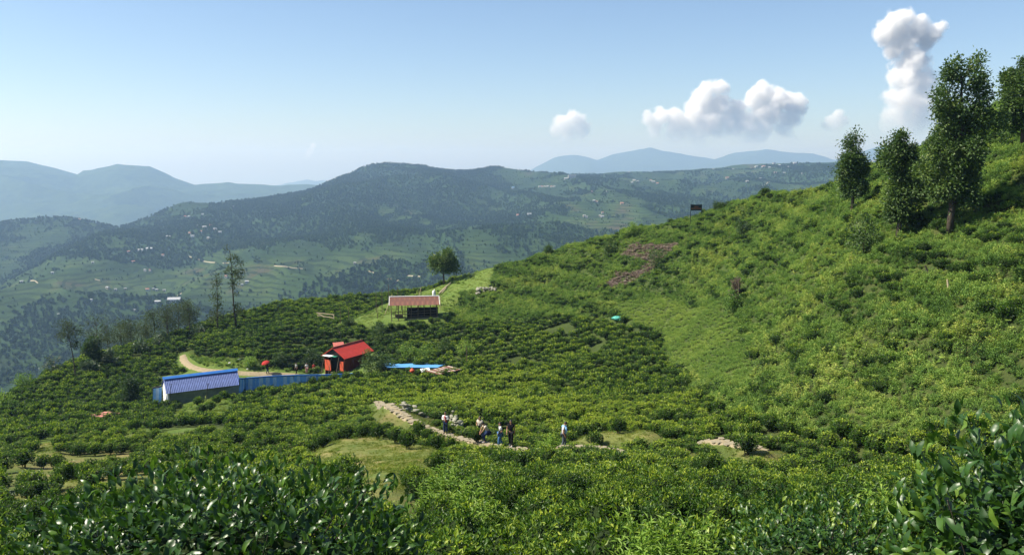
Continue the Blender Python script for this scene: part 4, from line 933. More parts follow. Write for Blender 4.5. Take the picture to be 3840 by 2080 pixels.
low_house('rusty_shed', 'shed with rust streaked corrugated roof at the end of the light blue roof', [pix(1612, 1388, 109), pix(1700, 1369, 112.0), pix(1716, 1388, 109.5), pix(1624, 1404, 106.5)], 1.4, M['mudwall'], 'roof_sheet', [M['rust'], M['tin'], M['rust'], M['rust'], M['tin'], M['rust'], M['tin']], 0.18)
b = MB(); b.box((0, 0, 0), (1.2, 0.9, 0.04)); q = pix(1595, 1386, 109.5); o = b.build('white_sheet', [M['white_sheet']], None, tuple(q), frame((1, 0.3, 0.06), (0, 1, 0.25)).to_euler()); tag(o, 'loose white sheet lying beside the rusty shed roof', 'sheet')
q = pix(1546, 1389, 108.5); b = MB(); b.blob((0, 0, 0), (0.34, 0.3, 0.26), 12, 8, 0); b.tube([(0.0, 0, 0.2), (0, 0, 0.36)], (0.12, 0.1), 8); b.tube([(0, 0, -1.6), (0, 0, -0.1)], 0.08, 6); o = b.build('water_tank', [M['orange']], None, tuple(q), None, True); tag(o, 'small orange tank showing above the tea below the light blue roof', 'tank')
low_house('rusty_roofed_shed', 'low red rusty roof half hidden by tea bushes on the left', [pix(350, 1553, 91), pix(424, 1538, 93), pix(432, 1552, 91), pix(358, 1567, 89)], 1.2, M['mudwall'], 'roof_sheet', [M['rust'], M['pink_roof']], 0.2)

# open cattle shelter with rusty roof in the meadow
A = pix(1460, 1113, 140); B = pix(1646, 1115, 141); P1 = pix(1457, 1146, 137.2); A = Vector(A); B = Vector(B); B.z = A.z; P1 = Vector(P1)
ang = math.atan2(B.y - A.y, B.x - A.x); Lr = (B - A).length; gz = zg(A.x + 4, A.y - 2)
sh = empty('open_shelter', (A.x, A.y, gz), ang); tag(sh, 'open pole shelter with rusty tin roof on the meadow', 'shelter'); hr = A.z - gz; dn = P1 - A; he = hr + dn.z; w = 2.9
lay_sheets(sh, 'roof_sheet', M['rust'], (0, 0, hr), (Lr, 0, hr), (0, -w, he - hr), 0.22, 0.03, 0.8)
lay_sheets(sh, 'roof_sheet', M['rust'], (Lr, 0, hr), (0, 0, hr), (0, 1.6, -0.7), 0.22, 0.03, 0.8)
b = MB(); b.box((Lr / 2, 0, hr + 0.05), (Lr + 0.1, 0.3, 0.07)); b.build('ridge_cap', [M['white_sheet']], sh)
for x in (0.0, Lr): b = MB(); b.box((x, -w / 2, (hr + he) / 2 + 0.02), (0.07, math.hypot(w, hr - he) * 0.97, 0.08), rot=frame((1, 0, 0), (0, w, hr - he))); b.build('edge_strip', [M['white_sheet']], sh)
for i in range(8):
    x = 0.4 + i * (Lr - 0.8) / 7
    gzz = zg(*(A.xy + Vector((x * math.cos(ang) + (w - 0.3) * math.sin(ang), x * math.sin(ang) - (w - 0.3) * math.cos(ang))))) - gz
    b = MB(); b.tube([(x, -w + 0.3, gzz - 0.3), (x + random.uniform(-0.12, 0.12), -w + 0.3, he - 0.02 + 0.1)], 0.07 if i not in (2, 5) else 0.05, 6); b.build('post', [M['wood']], sh)
    if i % 2: b = MB(); b.tube([(x, 1.2, -0.5), (x, 1.2, hr - 0.5)], 0.06, 6); b.build('post', [M['wood']], sh)
for z, x0, x1 in ((0.45, 0.4, Lr - 0.4), (0.95, 0.6, Lr - 0.4), (1.35, 0.4, Lr - 0.4), (0.12, 3.0, Lr - 0.2)):
    b = MB(); b.tube([(x0, -w + 0.22, z - 0.1), (x1, -w + 0.22, z + 0.12)], 0.05, 6); b.build('rail', [M['wood'] if z > 0.2 else M['bamboo']], sh)
for i in range(3):
    b = MB(); b.tube([(1.2 + i * 0.9, -w + 0.3, he), (0.9 + i * 1.3, -w + 0.5, 0.1)], 0.05, 6); b.build('brace', [M['wood']], sh)
b = MB(); b.box((Lr * 0.66, -w + 1.3, 0.7), (Lr * 0.62, 0.08, 2.2)); b.build('back_wall', [M['dark']], sh)  # near-black sheet added so the open interior reads as shaded
b = MB(); b.box((Lr - 0.3, -0.6, 0.7), (0.08, 3.0, 1.7)); b.build('side_wall', [M['wood']], sh)
b = MB(); b.box((1.6, -1.2, 0.35), (1.2, 0.6, 0.5)); b.build('trough', [M['wood']], sh)

def pole(px, pb, pt, Y, label, lean=0, r=0.06, mat='wood', name='fence_post', cat='post', grp=None):
    q = at_ground(px, pb, Y); top = pix(px + lean, pt, Y); b = MB(); m = (top - q) * 0.5 + [0.03, 0, 0]; b.tube([(0, 0, -0.3), tuple(m), tuple(top - q)], (r, r * 0.9, r * 0.7), 6)
    o = b.build(name, [M[mat]], None, tuple(q)); tag(o, label, cat, grp); return o
for px, pb, pt, lean, lab in ((1432,1140,1085,0,'tall dark fence post left behind the pole shelter'),(1457,1112,1066,0,'tallest dark post behind the left end of the shelter roof'),(1410,1140,1095,0,'short dark post leftmost behind the meadow fence'),(1489,1110,1075,2,'thin dark post behind the shelter roof'),(1505,1112,1096,0,'short dark post behind the shelter roof ridge'),
      (1577,1108,1072,2,'dark post with crossbar behind the middle of the shelter roof'),(1570,1110,1085,0,'shorter dark post beside the crossbar post behind the shelter'),(1415,1195,1145,3,'thick leaning post in the grass left of the shelter'),(1307,1185,1150,0,'weathered post left of the meadow gate grass'),(1275,1180,1150,0,'weathered thin post near the bamboo rail'),(1630,1112,1090,4,'post draped with white cloth behind the shelter roof')):
    pole(px, pb, pt, 150 if pb < 1142 else 141, lab, lean)
for px, pb, pt, lean, lab in ((1553,1112,1078,26,'bare pale pole leaning up behind the shelter roof'),(1438,1127,1103,33,'bent pale bamboo leaning left of the shelter roof'),(1648,1130,1108,6,'short pale stake at the right end of the shelter roof')):
    pole(px, pb, pt, 143.5, lab, lean, 0.06, 'bamboo', 'bamboo_pole', 'pole')
q = pix(1627, 1104, 148.5); b = MB(); b.blob((0, 0, 0), (0.3, 0.2, 0.75), 10, 8, 0, 0, 5, 0.18); b.blob((0.1, 0, 0.5), (0.12, 0.12, 0.45), 8, 6, 0, 0, 6, 0.2); o = b.build('cloth', [M['white_sheet']], None, tuple(q), None, True); tag(o, 'white cloth draped over a post behind the shelter', 'cloth')
e = empty('bamboo_rail', at_ground(1220, 1190, 138)); tag(e, 'leaning rail of pale bamboo poles at the meadow edge', 'fence'); o0 = np.array(e.location)
for a, c in (((1187, 1172), (1252, 1180)), ((1190, 1182), (1252, 1192)), ((1192, 1174), (1216, 1188)), ((1252, 1178), (1252, 1196))):
    b = MB(); b.tube([tuple(pix(*a, 138) - o0), tuple(pix(*c, 137.6) - o0)], 0.07, 6); b.build('rail', [M['bamboo']], e)
q = at_ground(1645, 1075, 158); t = at_ground(1690, 1053, 164); b = MB(); b.tube([tuple(q * 0 + [0, 0, 0.2]), tuple((t - q) * 0.5 + [0, 0, 0.3]), tuple(t - q + [0, 0, 0.25])], (0.16, 0.15, 0.1), 7); b.tube([tuple((t - q) * 0.1 + [0.3, -0.6, 0.1]), tuple((t - q) * 0.5 + [0.3, -0.3, 0.4])], (0.1, 0.08), 6); o = b.build('log', [M['bamboo']], None, tuple(q)); tag(o, 'bleached fallen log below the lone tree', 'log')
# ruined field wall on the meadow
stone_heap('ruined_wall', 'ruined dark stone wall corner in the weeds right of the shelter', [(1790,1125),(1792,1102),(1830,1098),(1862,1096)], 60, 1.1, 0.3, 9)
q = G(2312, 1212); b = MB(); b.blob((0, 0, 0.3), (0.75, 0.5, 0.32), 12, 7, 0, 0, 3, 0.12); b.blob((0.4, -0.1, 0.18), (0.5, 0.4, 0.22), 10, 6, 0, 0, 4, 0.15); M['teal'] = plain('teal_plastic', (0.10, 0.45, 0.36), 0.45, 0.2, 4, 0.4); o = b.build('plastic_sheet', [M['teal']], None, (q[0], q[1], q[2] + 0.45)); tag(o, 'crumpled teal plastic sheet on the bushes of the hollow', 'plastic sheet')
# sign on the ridge
sp = at_ground(2610, 800, 147); e = empty('sign_board', sp); tag(e, 'dark sign board on two posts standing on the ridge', 'sign'); M['sign'] = plain('dark_green_board', (0.012, 0.022, 0.022), 0.6, 0.1, 2, 0.3); M['letter'] = plain('orange_lettering', (0.26, 0.10, 0.045), 0.7, 0.1, 5, 0.2)
top = pix(2610, 767, 147)[2] - sp[2]; bot = pix(2610, 789, 147)[2] - sp[2]
b = MB(); b.box((0, 0, (top + bot) / 2), (1.85, 0.06, top - bot)); bd = b.build('board', [M['sign']], e)
for x in (-0.93, 0.93): b = MB(); b.tube([(x, 0.02, -0.6), (x, 0.02, top + 0.03)], 0.055, 6); b.build('post', [M['sign']], e)
b = MB(); b.box((-0.8, -0.02, bot - 0.85), (1.5, 0.05, 0.06)); b.build('crossbar', [M['sign']], e)
hh = top - bot
for zf, x0, x1, s_ in ((0.62, -0.38, 0.38, 0.16), (0.33, -0.82, 0.80, 0.19)):
    x = x0
    while x < x1:
        w_ = random.uniform(0.07, 0.12); b = MB(); b.box((x + w_ / 2, -0.034, bot + hh * zf), (w_, 0.012, s_ * hh * random.uniform(0.7, 1.0))); b.build('letter', [M['letter']], bd); x += w_ + 0.03

# ------------------------------------------------------------------ trees
def tree(name, label, base, H, lobes, leafL, nleaf, mat, seed, trunk_r=0.16, tint=0.0, group=None, cat='tree', cl=0.24, droop=0.0, wid=0.62, nlimb=10, lean=(0, 0), per=30, trunk_h=None, subl=0, slim=1.0):
    """trunk with limbs reaching into leaf clumps; lobes are (x, y, z, rx, rz) in units of the height H"""
    g = np.random.default_rng(seed); e = empty(name, tuple(base)); tag(e, label, cat, group); b = MB()
    if subl:                                                   # break every lobe into smaller boughs
        L2 = []
        for (x, y, z, rx, rz) in lobes:
            L2.append((x, y, z, rx * 0.66, rz * 0.66))
            for _ in range(subl):
                v = unit(g.normal(0, 1, 3)); e_ = g.uniform(0.75, 1.2); L2.append((x + v[0] * rx * e_, y + v[1] * rx * e_, z + v[2] * rz * e_, rx * g.uniform(0.2, 0.42), rz * g.uniform(0.2, 0.4)))
        lobes = L2
    lobes = [(x * slim, y * slim, z, rx * slim, rz) for (x, y, z, rx, rz) in lobes]
    th = (trunk_h or 0.86) * H; k = 7; t = np.linspace(0, 1, k)
    tp = np.stack([lean[0] * H * t + 0.012 * H * np.sin(t * 5 + seed), lean[1] * H * t, -0.4 + t * (th + 0.4)], 1); b.tube(tp, trunk_r * (1.25 - 1.05 * t), 8)
    lob = np.array(lobes) * H; vol = (lob[:, 3] ** 2 * lob[:, 4]) ** 0.62; pr = vol / vol.sum(); nc = max(6, nleaf // per)
    w = g.choice(len(lob), nc, p=pr); v = unit(g.normal(0, 1, (nc, 3))); rr = g.uniform(0.45, 1.04, nc) ** 0.45
    c = lob[w, :3] + v * rr[:, None] * np.stack([lob[w, 3], lob[w, 3], lob[w, 4]], 1)
    lm = MB(); order_ = g.permutation(nc)[:nlimb]
    for i in order_:
        q = c[i]; z0 = max(0.15 * H, min(q[2] - 0.25 * np.hypot(q[0], q[1]) - 0.03 * H, th * 0.97)); f = (z0 + 0.4) / (th + 0.4); s0 = np.array([np.interp(f, t, tp[:, 0]), np.interp(f, t, tp[:, 1]), z0])
        m = (s0 + q) / 2 + [0, 0, 0.02 * H]; lm.tube([s0, m, q], (trunk_r * 0.34, trunk_r * 0.22, trunk_r * 0.08), 5)
    b.build('trunk', [M['bark']], e, None, None, True); lm.build('limbs', [M['bark']], e)
    n = nc * per; ci = np.repeat(np.arange(nc), per); off = g.normal(0, cl, (n, 3)); p = c[ci] + off; out = unit(c[ci] - lob[w[ci], :3] + 1e-3)
    d = unit(out * 0.6 + unit(off) * 0.7 + g.normal(0, 0.45, (n, 3)) + [0, 0, 0.25 - droop]); upv = unit(g.normal(0, 0.5, (n, 3)) + [0, 0, 1] + out * 0.4)
    tone = np.clip(0.40 + tint + np.repeat(g.normal(0, 0.10, nc), per) + g.normal(0, 0.12, n), 0, 0.97)
    cb = MB(); cb.leaves(p, d, upv, leafL * g.uniform(0.7, 1.25, n), leafL * wid * g.uniform(0.8, 1.2, n), 0, tone); cb.build('crown', [M[mat]], e); return e
tree('broadleaf_tree', 'tallest leafy tree with stacked crown on the right hillside', G(3568,880), 14.2, [(0.02,0,0.86,0.10,0.13),(-0.08,0,0.72,0.10,0.10),(0.10,0,0.75,0.10,0.12),(0.13,0,0.62,0.09,0.09),(0.0,0,0.60,0.12,0.10),(-0.08,0,0.47,0.13,0.10),(0.04,0,0.42,0.13,0.10),(-0.05,0,0.28,0.15,0.10),(0.07,0,0.25,0.11,0.08),(0.0,0,0.34,0.12,0.10)], 0.25, 23000, 'tree', 501, 0.24, 0.02, droop=0.25, nlimb=26, subl=7, slim=0.88, per=75, cl=0.27)
tree('broadleaf_tree', 'columnar leafy tree in the middle of the three on the hillside', G(3368,898), 9.0, [(0.0,0,0.86,0.11,0.13),(-0.06,0,0.68,0.13,0.14),(0.08,0,0.66,0.13,0.14),(0.0,0,0.48,0.15,0.13),(0.02,0,0.32,0.13,0.11),(0.0,0,0.25,0.09,0.06)], 0.23, 16000, 'tree', 502, 0.19, 0.02, droop=0.2, nlimb=20, subl=7, slim=0.88, per=75, cl=0.27)
tree('broadleaf_tree', 'leftmost and smallest of the three tall hillside trees', G(3192,800), 7.7, [(0.0,0,0.84,0.10,0.14),(-0.07,0,0.63,0.13,0.14),(0.09,0,0.6,0.12,0.13),(0.0,0,0.44,0.16,0.12),(-0.06,0,0.34,0.13,0.08),(0.08,0,0.36,0.12,0.09)], 0.22, 14000, 'tree', 503, 0.16, -0.06, droop=0.1, nlimb=18, subl=7, slim=0.88, per=75, cl=0.27)
tree('broadleaf_tree', 'wide crowned tree on the hilltop cut by the right picture edge', G(3830,560), 7.4, [(0,0,0.8,0.2,0.16),(-0.15,0,0.66,0.18,0.15),(0.15,0,0.66,0.2,0.17),(0.0,0,0.5,0.24,0.15),(-0.1,0,0.36,0.16,0.1),(0.15,0,0.4,0.16,0.12)], 0.26, 18000, 'tree', 504, 0.2, 0.03, nlimb=18, subl=7, slim=0.88, per=75, cl=0.27)
tree('lone_tree', 'lone round crowned tree on the meadow crest', at_ground(1665,1058,166), 6.9, [(0,0,0.80,0.22,0.18),(-0.2,0,0.62,0.2,0.14),(0.22,0,0.58,0.2,0.13),(-0.22,0,0.44,0.16,0.09),(0.26,0,0.46,0.15,0.08),(0.02,0,0.6,0.2,0.15)], 0.42, 4200, 'tree', 505, 0.17, 0.14, cl=0.4, nlimb=14, trunk_h=0.7, subl=4)
tree('slender_tree', 'tall slender sparse tree rising left of the meadow', at_ground(889,1208,151), 15.0, [(-0.06,0,0.95,0.035,0.05),(-0.03,0,0.84,0.06,0.06),(0.06,0,0.80,0.04,0.03),(-0.05,0,0.70,0.06,0.05),(0.05,0,0.68,0.05,0.04),(0.0,0,0.55,0.045,0.05),(0.02,0,0.4,0.05,0.05),(0.0,0,0.22,0.07,0.08)], 0.3, 1500, 'feather', 506, 0.15, 0.0, cl=0.28, nlimb=22, lean=(-0.06, 0), trunk_h=0.97)
tree('slender_tree', 'thinner slender tree left of the tallest sparse tree', at_ground(818,1228,150), 10.4, [(-0.01,0,0.9,0.05,0.07),(0.0,0,0.75,0.06,0.05),(0.01,0,0.55,0.08,0.1),(0.03,0,0.35,0.12,0.12),(-0.05,0,0.25,0.1,0.1)], 0.3, 1100, 'feather', 507, 0.11, -0.05, cl=0.35, nlimb=18, trunk_h=0.95)
tree('slender_tree', 'thin bare stemmed tree with feathery top near the left edge', at_ground(285,1396,123), 8.6, [(-0.14,0,0.92,0.12,0.06),(-0.06,0,0.8,0.14,0.07),(0.03,0,0.84,0.1,0.05),(-0.16,0,0.74,0.1,0.05),(0.0,0,0.6,0.1,0.05)], 0.22, 1500, 'feather', 508, 0.1, -0.02, cl=0.3, nlimb=14, lean=(-0.1, 0), trunk_h=0.9)
tree('dark_tree', 'dense dark tree among the pale shrubs on the left crest', at_ground(348,1340,128), 4.9, [(0,0,0.78,0.18,0.18),(-0.05,0,0.6,0.2,0.16),(0.06,0,0.45,0.17,0.14)], 0.3, 2600, 'tree', 509, 0.12, -0.18, nlimb=10)
tree('dark_tree', 'dark conical tree left of the blue shed', G(488,1528), 4.1, [(0,0,0.84,0.12,0.16),(0,0,0.62,0.2,0.18),(0.03,0,0.38,0.26,0.18),(-0.06,0,0.22,0.22,0.12)], 0.24, 3600, 'tree', 510, 0.1, -0.22, nlimb=10, cl=0.26)
for i in range(14):
    px = 365 + i * 28 + 14 * math.sin(i * 2.3); top = 1182 + 34 * abs(math.sin(i * 1.7)) + (8 if i > 9 else 0); Y = 148 + 10 * ((i * 7) % 5) / 4
    bz = at_ground(px, 1300, Y); H = float(pix(px, top, Y)[2] - bz[2])
    tree('feathery_tree', 'sparse feathery tree in the thin grove behind the left crest', bz, max(6, H), [(0.05 * math.sin(i), 0, 0.88, 0.15, 0.08), (-0.12, 0, 0.75, 0.15, 0.1), (0.12, 0, 0.7, 0.15, 0.1), (0, 0, 0.55, 0.2, 0.1), (0.08, 0, 0.4, 0.18, 0.08)], 0.24, 1150, 'feather', 520 + i, 0.09, -0.08 + 0.02 * (i % 4), 'sparse trees behind the left crest', cl=0.42, nlimb=16, trunk_h=0.9)
for i, (px, py, H, s, lab) in enumerate([(608,1290,2.6,0.42,'pale leaved shrub highest on the left crest'),(538,1322,2.5,0.4,'pale leaved shrub second along the left crest'),(590,1302,1.7,0.5,'low pale leaved shrub between the two larger pale shrubs'),(415,1352,2.6,0.4,'pale leaved shrub with crooked stem below the grove'),(330,1372,2.1,0.5,'pale yellowish shrub under the dark tree'),(345,1395,1.6,0.5,'low pale shrub below the thin bare stemmed tree'),(745,1232,1.8,0.5,'pale shrub on the crest above the dirt road bend')]):
    tree('pale_shrub', lab, at_ground(px, py, float(near.R(np.array([pix(px, py, 1)[0]]), np.array([1.0]))[0]) - 5), H, [(0, 0, 0.72, s * 0.6, 0.22), (-0.2, 0, 0.55, s * 0.6, 0.2), (0.22, 0, 0.5, s * 0.6, 0.2)], 0.34, 520, 'pale', 540 + i, 0.07, 0.08, None, 'shrub', cl=0.24, nlimb=8, trunk_h=0.6)
for i, (px, py, H, mat, tint, s, lab) in enumerate([(1392,1408,3.6,'tree',0.06,0.3,'leafy shrub covering the right corner of the red hut'),(1440,1400,2.6,'tree',-0.05,0.45,'dark bush between the red hut and the light blue roof'),(2055,945,1.9,'tree',0.0,0.36,'small round tree on the crest right of the lone tree'),(2282,958,2.6,'tree',0.05,0.45,'dark rounded bush left of the upper dry fern patch'),(2468,1000,3.2,'tree',-0.04,0.42,'dark bushy tree between the two dry fern patches'),
    (2370,890,3.0,'scrub',0.1,0.3,'yellowish young tree on the crest left of the sign'),(2345,895,2.2,'scrub',0.1,0.35,'lower yellowish bush beside the young crest tree'),(2785,885,2.8,'tree',-0.22,0.42,'very dark bush below the sign on the hillside'),(3238,965,3.9,'tree',-0.1,0.36,'dark small tree below the leftmost tall tree'),(2688,790,1.5,'tree',-0.02,0.36,'small pointed bush on the ridge right of the sign'),(2705,770,1.0,'tree',-0.1,0.4,'tiny dark bush on the ridge behind the sign'),
    (2760,1130,2.6,'dry',-0.1,0.08,'reddish brown withered sapling at the edge of the hollow'),(2745,1180,2.6,'scrub',-0.2,0.4,'dark bush under the withered sapling'),(2870,735,1.2,'tree',-0.1,0.4,'small dark bush high on the ridge skyline'),(1050,1374,2.4,'tree',-0.12,0.4,'tall hedge bush on the road bank behind the umbrella'),(1160,1374,2.6,'tree',-0.3,0.5,'dark hedge bush behind the three walkers on the road'),(1205,1372,2.6,'tree',-0.25,0.5,'dark hedge bush next to the red hut stairs'),
    (940,1378,1.6,'scrub',0.08,0.5,'yellowish bush on the bank above the dirt road'),(1420,1290,3.4,'tree',-0.05,0.4,'bushy tree behind the right end of the red roof'),(1600,1350,2.2,'scrub',0.0,0.5,'weedy bush behind the light blue roof'),(1530,1350,2.2,'scrub',0.08,0.5,'pale weedy bush above the light blue roof'),(1745,1345,2.6,'scrub',0.16,0.4,'yellow green bush right of the rusty shed'),(1660,1335,2.6,'tree',0.0,0.5,'dark bush behind the rusty shed'),(1310,1230,1.8,'tree',-0.1,0.5,'dark bush right of the stone steps'),(90,1470,2.6,'scrub',-0.05,0.5,'loose shrub on the far left crest'),(200,1410,3.0,'pale',-0.1,0.45,'tangled shrub on the left crest below the valley'),(20,1540,2.4,'scrub',0.05,0.5,'bushy shrub at the left picture edge')]):
    q = G(px, py); tree('bush', lab, q, H, [(0, 0, 0.70, s * 0.8, 0.25), (-s * 0.35, 0, 0.48, s * 0.75, 0.24), (s * 0.35, 0, 0.42, s * 0.75, 0.26), (0, 0, 0.25, s * 0.7, 0.2)], 0.22, 1100, mat, 560 + i, 0.06, tint, None, 'bush', cl=0.22, nlimb=8, trunk_h=0.6)
for px, pb, pt, lean, lab, mat in ((3485,1035,995,-16,'crooked dead stump leaning left on the right hillside','bark'),(3556,1100,1048,-4,'pale dead stake standing on the right hillside','bamboo'),(2766,1160,1050,4,'bare pale pole at the edge of the green hollow','wood'),(1749,1385,1300,1,'thin dark pole right of the rusty shed','wood')):
    q = G(px, pb); pole(px, pb, pt, float(q[1]), lab, lean, 0.07, mat, 'dead_pole', 'pole')
# ------------------------------------------------------------------ far houses and roads
M['far_wall'] = [plain('house_wall_white', (0.42, 0.415, 0.40), 0.9, 0.05, 0.3), plain('house_wall_cream', (0.38, 0.34, 0.27), 0.9, 0.05, 0.3), plain('house_wall_grey', (0.36, 0.35, 0.33), 0.9, 0.05, 0.3)]
M['far_roof'] = [plain('house_roof_tin', (0.36, 0.37, 0.38), 0.6, 0.05, 0.3), plain('house_roof_rust', (0.42, 0.20, 0.14), 0.8, 0.1, 0.3), plain('house_roof_blue', (0.22, 0.38, 0.62), 0.7, 0.1, 0.3)]
M['pane'] = plain('dark_window', (0.03, 0.035, 0.04), 0.3, 0.1, 1, 0.5)
def house(px, py, wpx, wall, roof, label, group, storeys=1, rz=None):
    p = Gm(px, py); w = wpx / FPX * p[1] * 0.85; d = min(w * 0.7, 9.0); h = 2.9 * storeys + 0.4; e = empty('house', (p[0], p[1], p[2] - 0.3), random.uniform(-0.5, 0.5) if rz is None else rz); tag(e, label, 'house', group)
    b = MB(); b.box((0, 0, h / 2 - 0.8), (w, d, h + 1.6)); wl = b.build('wall', [M['far_wall'][wall]], e)
    b = MB(); o = 0.5; rh = d * 0.28 if storeys < 3 else 0.5
    v = [(-w / 2 - o, -d / 2 - o, h), (w / 2 + o, -d / 2 - o, h), (w / 2 + o, d / 2 + o, h), (-w / 2 - o, d / 2 + o, h), (-w / 2 - o, 0, h + rh), (w / 2 + o, 0, h + rh)]
    b.add(v, [(0, 1, 5, 4), (2, 3, 4, 5), (1, 2, 5), (3, 0, 4), (3, 2, 1, 0)]); b.build('roof', [M['far_roof'][roof]], e)
    n = max(1, int(w / 3.2))
    for s in range(storeys):
        for i in range(n):
            b = MB(); b.box(((i + 0.5) * w / n - w / 2, -d / 2 - 0.02, 1.5 + 2.9 * s), (1.0, 0.08, 1.2)); b.build('window', [M['pane']], wl)
    return e
clusters = [
 ('house of the hillside village on the left far slope', 'village on the left far slope', [(767,855,16),(754,872,14),(807,863,15),(825,874,13),(714,878,14),(722,889,14),(782,896,12),(696,815,11),(709,815,10),(745,850,12),(790,848,10)]),
 ('small house scattered on the left lower far slope', 'houses on the lower left far slope', [(545,1017,10),(563,1017,8),(404,1083,14),(434,1090,10),(553,1090,14),(588,1091,10),(616,1093,10),(848,1041,11),(341,1130,12),(507,1168,8),(500,985,12),(197,1027,10),(81,1060,12),(612,960,11),(470,1087,9),(575,1088,8)]),
 ('white house in the row below the big ridge building', 'row of white houses on the ridge slope', [(2023,702,9),(2033,702,8),(2043,702,9),(2054,701,10),(2068,702,9),(2079,702,8)]),
 ('small house of the ridge top village on the right', 'ridge top village', [(2836,627,12),(2863,627,14),(2924,622,16),(2943,624,14),(2907,650,10),(2941,651,9),(2958,628,10),(2820,632,9),(2885,630,10)]),
 ('small house in the cluster on the middle of the ridge slope', 'cluster on the middle ridge slope', [(2450,684,14),(2465,690,10),(2378,678,12),(2392,682,10),(2440,679,9),(2370,686,9)]),
 ('house of the hamlet in the pale fields below the ridge', 'hamlet in the pale fields', [(2228,756,12),(2238,760,9),(2191,812,11),(2200,817,9),(2259,801,9),(2259,815,12),(2250,812,8)]),
]
for lab, grp, hs in clusters:
    for k, (px, py, w) in enumerate(hs): house(px, py, w, (0, 0, 1, 2)[k % 4], (0, 0, 1)[(k * 2) % 3], lab, grp)
for px, py, w, wl, rf, st, lab in ((2145,668,34,0,0,3,'large white multi-storey building on the far ridge'),(2122,672,14,0,0,1,'low white annex left of the large ridge building'),(1924,710,12,0,2,2,'pale blue house on the slope below the forested hill'),(2358,648,9,0,0,1,'single white house on the ridge skyline'),(2332,766,14,1,1,1,'pinkish house alone in fields right of the hamlet'),(2223,722,11,1,1,1,'cream house above the hamlet'),(2276,722,7,0,0,1,'tiny white house right of the cream house'),
    (1985,806,17,0,0,1,'long white house on the slope above the round meadow tree'),(1945,810,18,2,1,1,'grey long house left of the long white house'),(2042,785,9,0,0,1,'single small white house above the long white house'),(2674,637,9,0,0,1,'white house at the wood edge on the skyline'),(2727,669,12,1,1,1,'reddish house below the wood edge'),(2749,636,8,0,0,1,'narrow white house in the skyline trees'),(2802,682,11,2,0,1,'grey house on the right far slope'),(2853,671,9,0,0,1,'small white house above the far dirt track'),(2903,618,11,2,2,3,'tall grey tower house in the ridge top village'),(2980,617,14,0,0,2,'white two storey house at the right end of the ridge village'),(3009,652,7,0,0,1,'tiny white house on the slope under the ridge village'),(3278,604,22,0,0,2,'white house seen between the two left hillside trees'),
    (527,942,20,0,0,1,'long pale building on the left far slope'),(560,937,24,0,0,1,'longest pale building beside another on the left far slope'),(482,948,12,2,1,1,'grey house left of the two long buildings'),(654,1129,52,0,0,1,'very long white roofed barn low on the left far slope'),(592,1137,22,2,0,1,'grey building left of the long white barn'),(631,891,16,0,0,1,'white house below the left village'),(873,778,9,0,0,1,'white house in the saddle trees'),(760,806,8,0,0,1,'white house above the left village'),(906,889,9,0,0,1,'single white house right of the left village'),(987,920,9,2,0,1,'small grey house in the middle far fields'),(1216,844,8,0,0,1,'small pale house below the forested hill'),(348,988,10,0,0,1,'small pale house in the left far wood'),(926,1061,15,0,0,1,'white house right of the slender trees'),(908,1072,8,0,0,1,'small white house below another near the slender trees'),
    (1330,991,11,1,0,1,'pale house above the curved far track'),(1461,1054,12,1,1,1,'red roofed house behind the meadow fence posts'),(1383,1090,8,0,1,1,'little white house above the meadow bushes'),(219,1184,7,0,0,1,'tiny white house above the left wood'),(298,817,8,1,1,1,'small house on the left far hill crest')):
    house(px, py, w, wl, rf, lab, None, st, 0.15)
M['track'] = plain('far_dirt_track', (0.33, 0.29, 0.21), 0.95, 0.1, 0.05, 0.05)
for pts, w in (([(701,956),(732,969),(772,982),(807,984)], 5),([(835,987),(860,986)], 4),([(1029,997),(1075,1002),(1090,1007),(1135,1008)], 4),([(116,1052),(130,1060),(144,1062)], 6),([(356,1047),(362,1052),(376,1052)], 6),([(2856,698),(2872,692),(2885,681)], 7),([(1383,1017),(1410,1026),(1443,1034)], 4),([(1529,1034),(1552,1036),(1576,1037)], 3.5),([(1478,1060),(1488,1055),(1497,1049)], 4),([(660,1112),(675,1108),(680,1100)], 5)):
    L_ = smooth_line(np.array([Gm(*p)[:2] for p in pts]), 8.0); r_ = ribbon('far_track', L_, w * 0.6, M['track'], 1.0, 3, None, mid.z)

# ------------------------------------------------------------------ people
M['skin'] = plain('skin', (0.32, 0.17, 0.10), 0.6, 0.05, 6, 0.3); M['hair'] = plain('black_hair', (0.012, 0.010, 0.009), 0.5, 0.1, 20, 0.4)
def cloth(n, c): M[n] = plain(n, c, 0.9, 0.10, 9, 0.1, 0.2); return M[n]
for n_, c_ in (('white_cotton', (0.72, 0.70, 0.68)), ('beige_cotton', (0.52, 0.47, 0.38)), ('black_cotton', (0.012, 0.012, 0.016)), ('navy_denim', (0.02, 0.035, 0.085)), ('blue_denim', (0.06, 0.14, 0.30)), ('grey_denim', (0.08, 0.10, 0.12)), ('red_cotton', (0.36, 0.035, 0.03)), ('light_blue_cotton', (0.22, 0.42, 0.66)), ('grey_cotton', (0.24, 0.27, 0.25)), ('pink_cotton', (0.5, 0.28, 0.27)), ('shoe', (0.45, 0.44, 0.43))): cloth(n_, c_)
